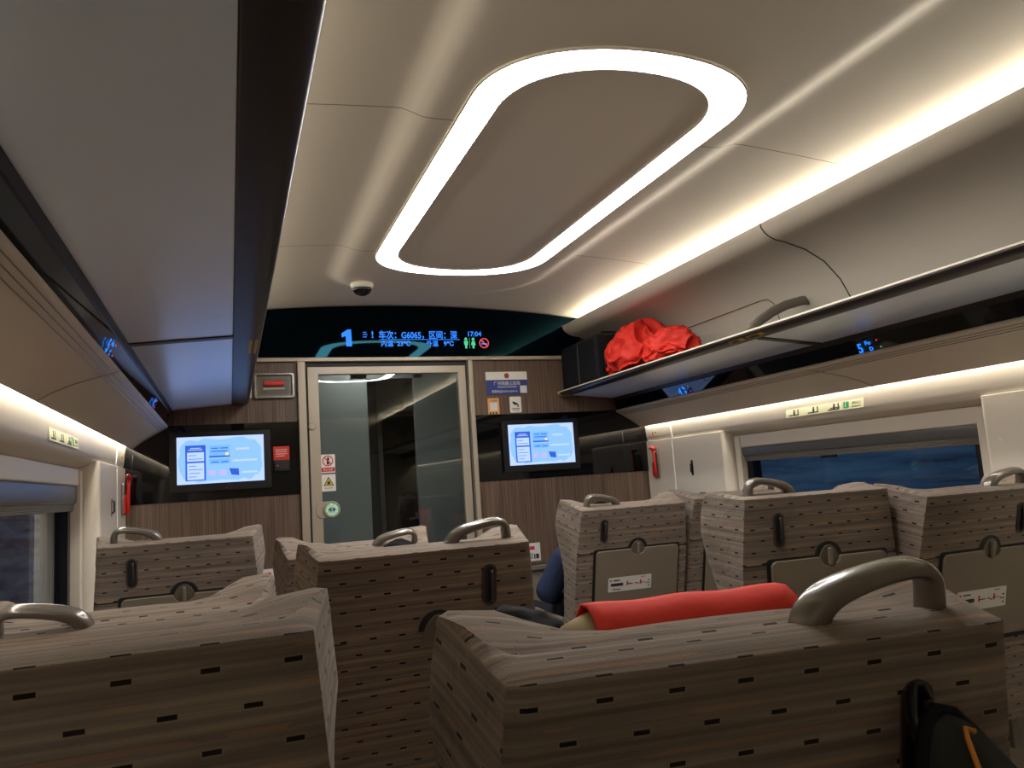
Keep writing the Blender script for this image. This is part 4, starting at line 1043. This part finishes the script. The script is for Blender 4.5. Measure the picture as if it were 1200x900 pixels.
# ------------------------------------------------------------------ seated passengers
def skin_mesh(name, pts, edges, rad, root=0, sub=2):
    """tapered limbs around a skeleton: every bone is the hull of the two joint ellipsoids at its ends"""
    import bmesh
    me = bpy.data.meshes.new(name); big = bmesh.new()
    for a, b in edges:
        bm = bmesh.new()
        for k in (a, b):
            r = rad[k] if isinstance(rad[k], tuple) else (rad[k], rad[k])
            bmesh.ops.create_icosphere(bm, subdivisions=2, radius=1, matrix=Matrix.Translation(pts[k]) @ Matrix.Diagonal((r[0], r[1], (r[0]*r[1])**.5, 1)))
        h = bmesh.ops.convex_hull(bm, input=bm.verts[:])
        bmesh.ops.delete(bm, geom=list({v for v in h['geom_interior'] if isinstance(v, bmesh.types.BMVert)}), context='VERTS')
        bmesh.ops.recalc_face_normals(bm, faces=bm.faces[:])
        tmp = bpy.data.meshes.new('t'); bm.to_mesh(tmp); bm.free(); big.from_mesh(tmp); bpy.data.meshes.remove(tmp)
    big.to_mesh(me); big.free()
    return me
def fuse(name, meshes, voxel, m, parent):
    """joins closed surfaces into one continuous surface"""
    import bmesh
    bm = bmesh.new()
    for q in meshes: bm.from_mesh(q)
    me = bpy.data.meshes.new(name); bm.to_mesh(me); bm.free()
    o = bpy.data.objects.new(name, me); COL.objects.link(o)
    rm = o.modifiers.new('r', 'REMESH'); rm.mode = 'VOXEL'; rm.voxel_size = voxel; rm.use_smooth_shade = True
    sm = o.modifiers.new('s', 'SMOOTH'); sm.iterations = 4; sm.factor = .5
    dg = bpy.context.evaluated_depsgraph_get()
    r = bpy.data.meshes.new_from_object(o.evaluated_get(dg)); r.name = name
    bpy.data.objects.remove(o); bpy.data.meshes.remove(me)
    import bmesh
    bm = bmesh.new(); bm.from_mesh(r); bm.verts.ensure_lookup_table(); seen = set(); comps = []
    for v0 in bm.verts:
        if v0.index in seen: continue
        st = [v0]; seen.add(v0.index); comp = []
        while st:
            a = st.pop(); comp.append(a)
            for e in a.link_edges:
                b = e.other_vert(a)
                if b.index not in seen: seen.add(b.index); st.append(b)
        comps.append(comp)
    big = max(len(c) for c in comps); print('FUSE', name, [len(c) for c in comps])
    bmesh.ops.delete(bm, geom=[v for c in comps if len(c) < big for v in c], context='VERTS'); bm.to_mesh(r); bm.free()
    r.materials.clear(); r.materials.append(m)
    for p in r.polygons: p.use_smooth = True
    q = bpy.data.objects.new(name, r); COL.objects.link(q); q.parent = parent
    return q
def head_mesh(c, R):
    """head with brow, nose, lips, chin and ears; local -> posed by rotation R about c; face looks along local +Y"""
    import bmesh
    bm = bmesh.new(); bmesh.ops.create_icosphere(bm, subdivisions=5, radius=1)
    def g(x, z, cx, cz, sx, sz): return math.exp(-((x-cx)/sx)**2-((z-cz)/sz)**2)
    for v in bm.verts:
        d = v.co.normalized()
        x, y, z = d.x*.076, d.y*.096, d.z*.112
        if z < 0: x *= 1-.28*(-d.z)**1.5; y = y*(1-.12*(-d.z)) + .012*(-d.z)
        if d.y > .2:
            f = min(1, (d.y-.2)*2.5)
            y += f*(.020*g(x, z, 0, -.018, .010, .014) + .010*g(x, z, 0, .006, .007, .022) + .006*g(x, z, 0, -.050, .020, .006) + .005*g(x, z, 0, -.060, .018, .005) + .008*g(x, z, 0, -.094, .022, .014)
                     - .010*g(abs(x), z, .032, .008, .014, .011) + .005*g(abs(x), z, .030, .028, .022, .007))
        if abs(d.x) > .8 and abs(z+.005) < .034 and abs(d.y) < .35: x += math.copysign(.014, x)
        v.co = R @ Vector((x, y, z)) + Vector(c)
    me = bpy.data.meshes.new('h'); bm.to_mesh(me); bm.free(); return me
def hair_mesh(c, R):
    import bmesh
    from mathutils import noise
    bm = bmesh.new(); bmesh.ops.create_icosphere(bm, subdivisions=5, radius=1)
    for v in bm.verts:
        d = v.co.normalized()
        k = 1.10 + .10*noise.noise(Vector((d.x*6, d.y*14, d.z*5))) + .05*noise.noise(d*25)
        if d.y > .45 and d.z < .55: k = .86
        if d.z < -.35: k = .80
        v.co = R @ Vector((d.x*.076*k, d.y*.096*k-.004, d.z*.112*k+.002)) + Vector(c)
    me = bpy.data.meshes.new('hair'); bm.to_mesh(me); bm.free(); return me
def person(seat, label, head, hip, shoulderL, shoulderR, elbowL, elbowR, handL, handR, top_mat, long_sleeve=True, yaw=0, tilt=0, pitch=0, ground=0):
    V = Vector
    t = empty('person', (hip[0], hip[1], 0), 0, label, 'person', 'seated passengers')
    o = V((hip[0], hip[1], 0))
    L = lambda p: V(p)-o
    head, hip, sL, sR, eL, eR, hL, hR = map(L, (head, hip, shoulderL, shoulderR, elbowL, elbowR, handL, handR))
    R = Euler((pitch, tilt, yaw)).to_matrix()
    nk = head + R @ V((0, -.020, -.115)); cb = (sL+sR)/2
    ch = cb + V((0, .01, -.06)); wa = hip*.55+ch*.45
    def limb_hand(h, e, s):
        """palm and five bent fingers continuing the forearm"""
        d = (h-e).normalized(); side = d.cross(V((0,0,1))).normalized()*s; dn = side.cross(d).normalized()
        if dn.z > 0: dn = -dn
        pts, ed, ra = [h, h+d*.045, h+d*.085], [(0,1),(1,2)], [(.022,.017),(.036,.014),(.036,.013)]
        for k, (off, ln) in enumerate(((-.027,.062),(-.009,.076),(.009,.080),(.027,.072))):
            b = len(pts); r0 = h+d*.088+side*off
            pts += [r0, r0+d*ln*.45+dn*.008, r0+d*ln*.78+dn*.024, r0+d*ln*.95+dn*.042]; ed += [(2,b),(b,b+1),(b+1,b+2),(b+2,b+3)]; ra += [.0092,.009,.0082,.0074]
        b = len(pts); pts += [h+d*.03-side*.034, h+d*.062-side*.052+dn*.012, h+d*.088-side*.054+dn*.022]; ed += [(1,b),(b,b+1),(b+1,b+2)]; ra += [.012,.010,.0085]
        return skin_mesh('hand', [tuple(p) for p in pts], ed, ra, 0, 2)
    kneeL, kneeR = hip+V((-.12,.38,.02)), hip+V((.12,.38,.02))
    anL, anR = kneeL+V((-.01,.02,0)), kneeR+V((.01,.02,0)); anL.z = anR.z = .10
    toL, toR = anL+V((-.02,.17,-.055)), anR+V((.02,.17,-.055))
    hl, hr = hip+V((-.09,.02,0)), hip+V((.09,.02,0))
    P = [hip, wa, ch, cb, nk, head, sL, eL, hL, sR, eR, hR, hl, kneeL, anL, toL, hr, kneeR, anR, toR]
    E = [(0,1),(1,2),(2,3),(3,4),(4,5),(3,6),(6,7),(7,8),(3,9),(9,10),(10,11),(0,12),(12,13),(13,14),(14,15),(0,16),(16,17),(17,18),(18,19)]
    rad = [(.15,.11),(.135,.10),(.15,.105),(.10,.075),(.052,.052),(.06,.06),.054,.040,.025,.054,.040,.025,.085,.060,.040,.035,.085,.060,.040,.035]
    body = skin_mesh('b', [tuple(p) for p in P], E, rad)
    fuse('body', [body, head_mesh(head, R), limb_hand(hL, eL, 1), limb_hand(hR, eR, -1)], .0065, skin_m, t)
    # shirt or jacket
    wl, wr = (hL*.92+eL*.08, hR*.92+eR*.08) if long_sleeve else (sL*.30+eL*.70, sR*.30+eR*.70)
    P2 = [hip+V((0,0,.03)), wa, ch, cb, nk-(nk-cb)*.35, sL, sR]; E2 = [(0,1),(1,2),(2,3),(3,4),(3,5),(3,6)]; r2 = [(.165,.125),(.15,.118),(.165,.122),(.118,.092),(.066,.066),.068,.068]
    if long_sleeve: P2 += [eL, wl, eR, wr]; E2 += [(5,7),(7,8),(6,9),(9,10)]; r2 += [.056,.040,.056,.040]
    else: P2 += [wl, wr]; E2 += [(5,7),(6,8)]; r2 += [.056,.056]
    fuse('jacket' if long_sleeve else 'shirt', [skin_mesh('j', [tuple(p) for p in P2], E2, r2)], .010, top_mat, t)
    P3 = [hip+V((0,0,.01)), hl, kneeL, anL+V((0,0,.05)), hr, kneeR, anR+V((0,0,.05))]
    fuse('trousers', [skin_mesh('tr', [tuple(p) for p in P3], [(0,1),(1,2),(2,3),(0,4),(4,5),(5,6)], [(.16,.118),.098,.072,.055,.098,.072,.055])], .010, dark_cl, t)
    for a, b in ((anL, toL), (anR, toR)):
        fuse('shoe', [skin_mesh('sh', [tuple(a-V((0,.05,.05))), tuple(a+V((0,.03,-.045))), tuple(b+V((0,0,0)))], [(0,1),(1,2)], [(.044,.044),(.046,.046),(.044,.036)])], .008, black_pl, t)
    fuse('hair', [hair_mesh(head, R)], .0055, hair_m, t)
    return t
# in the nearest right seat, head sunk against the left wing
person(seatB3, 'person with black hair in the nearest right seat, head beside its left wing', (-.665,.850,.985), (-.55,1.06,.52), (-.75,.93,.82), (-.42,.93,.79), (-.79,1.08,.64), (-.34,1.10,.62), (-.66,1.24,.66), (-.46,1.26,.66), dark_cl, tilt=-.25, pitch=.15)
person(seatB2, 'person with black hair in the middle seat before the glass door, only hair showing', (-.565,2.03,.990), (-.557,2.28,.53), (-.74,2.10,.82), (-.37,2.10,.82), (-.78,2.25,.64), (-.33,2.25,.64), (-.64,2.48,.66), (-.47,2.48,.66), dark_cl, pitch=.1)
person(seatC1, 'person in navy jacket in the front aisle seat, elbow reaching into the aisle', (.61,3.20,1.00), (.617,3.46,.53), (.43,3.22,.88), (.81,3.27,.86), (.355,3.28,.745), (.83,3.44,.64), (.53,3.58,.655), (.71,3.64,.66), navy_m, pitch=.1)
person(seatE1, 'person in patterned blue shirt in the front seat by the right window', (1.185,3.24,1.00), (1.185,3.50,.53), (1.03,3.27,.87), (1.36,3.28,.86), (.985,3.27,.72), (1.36,3.46,.64), (1.08,3.50,.655), (1.27,3.66,.66), bluepat, long_sleeve=False, pitch=.1)
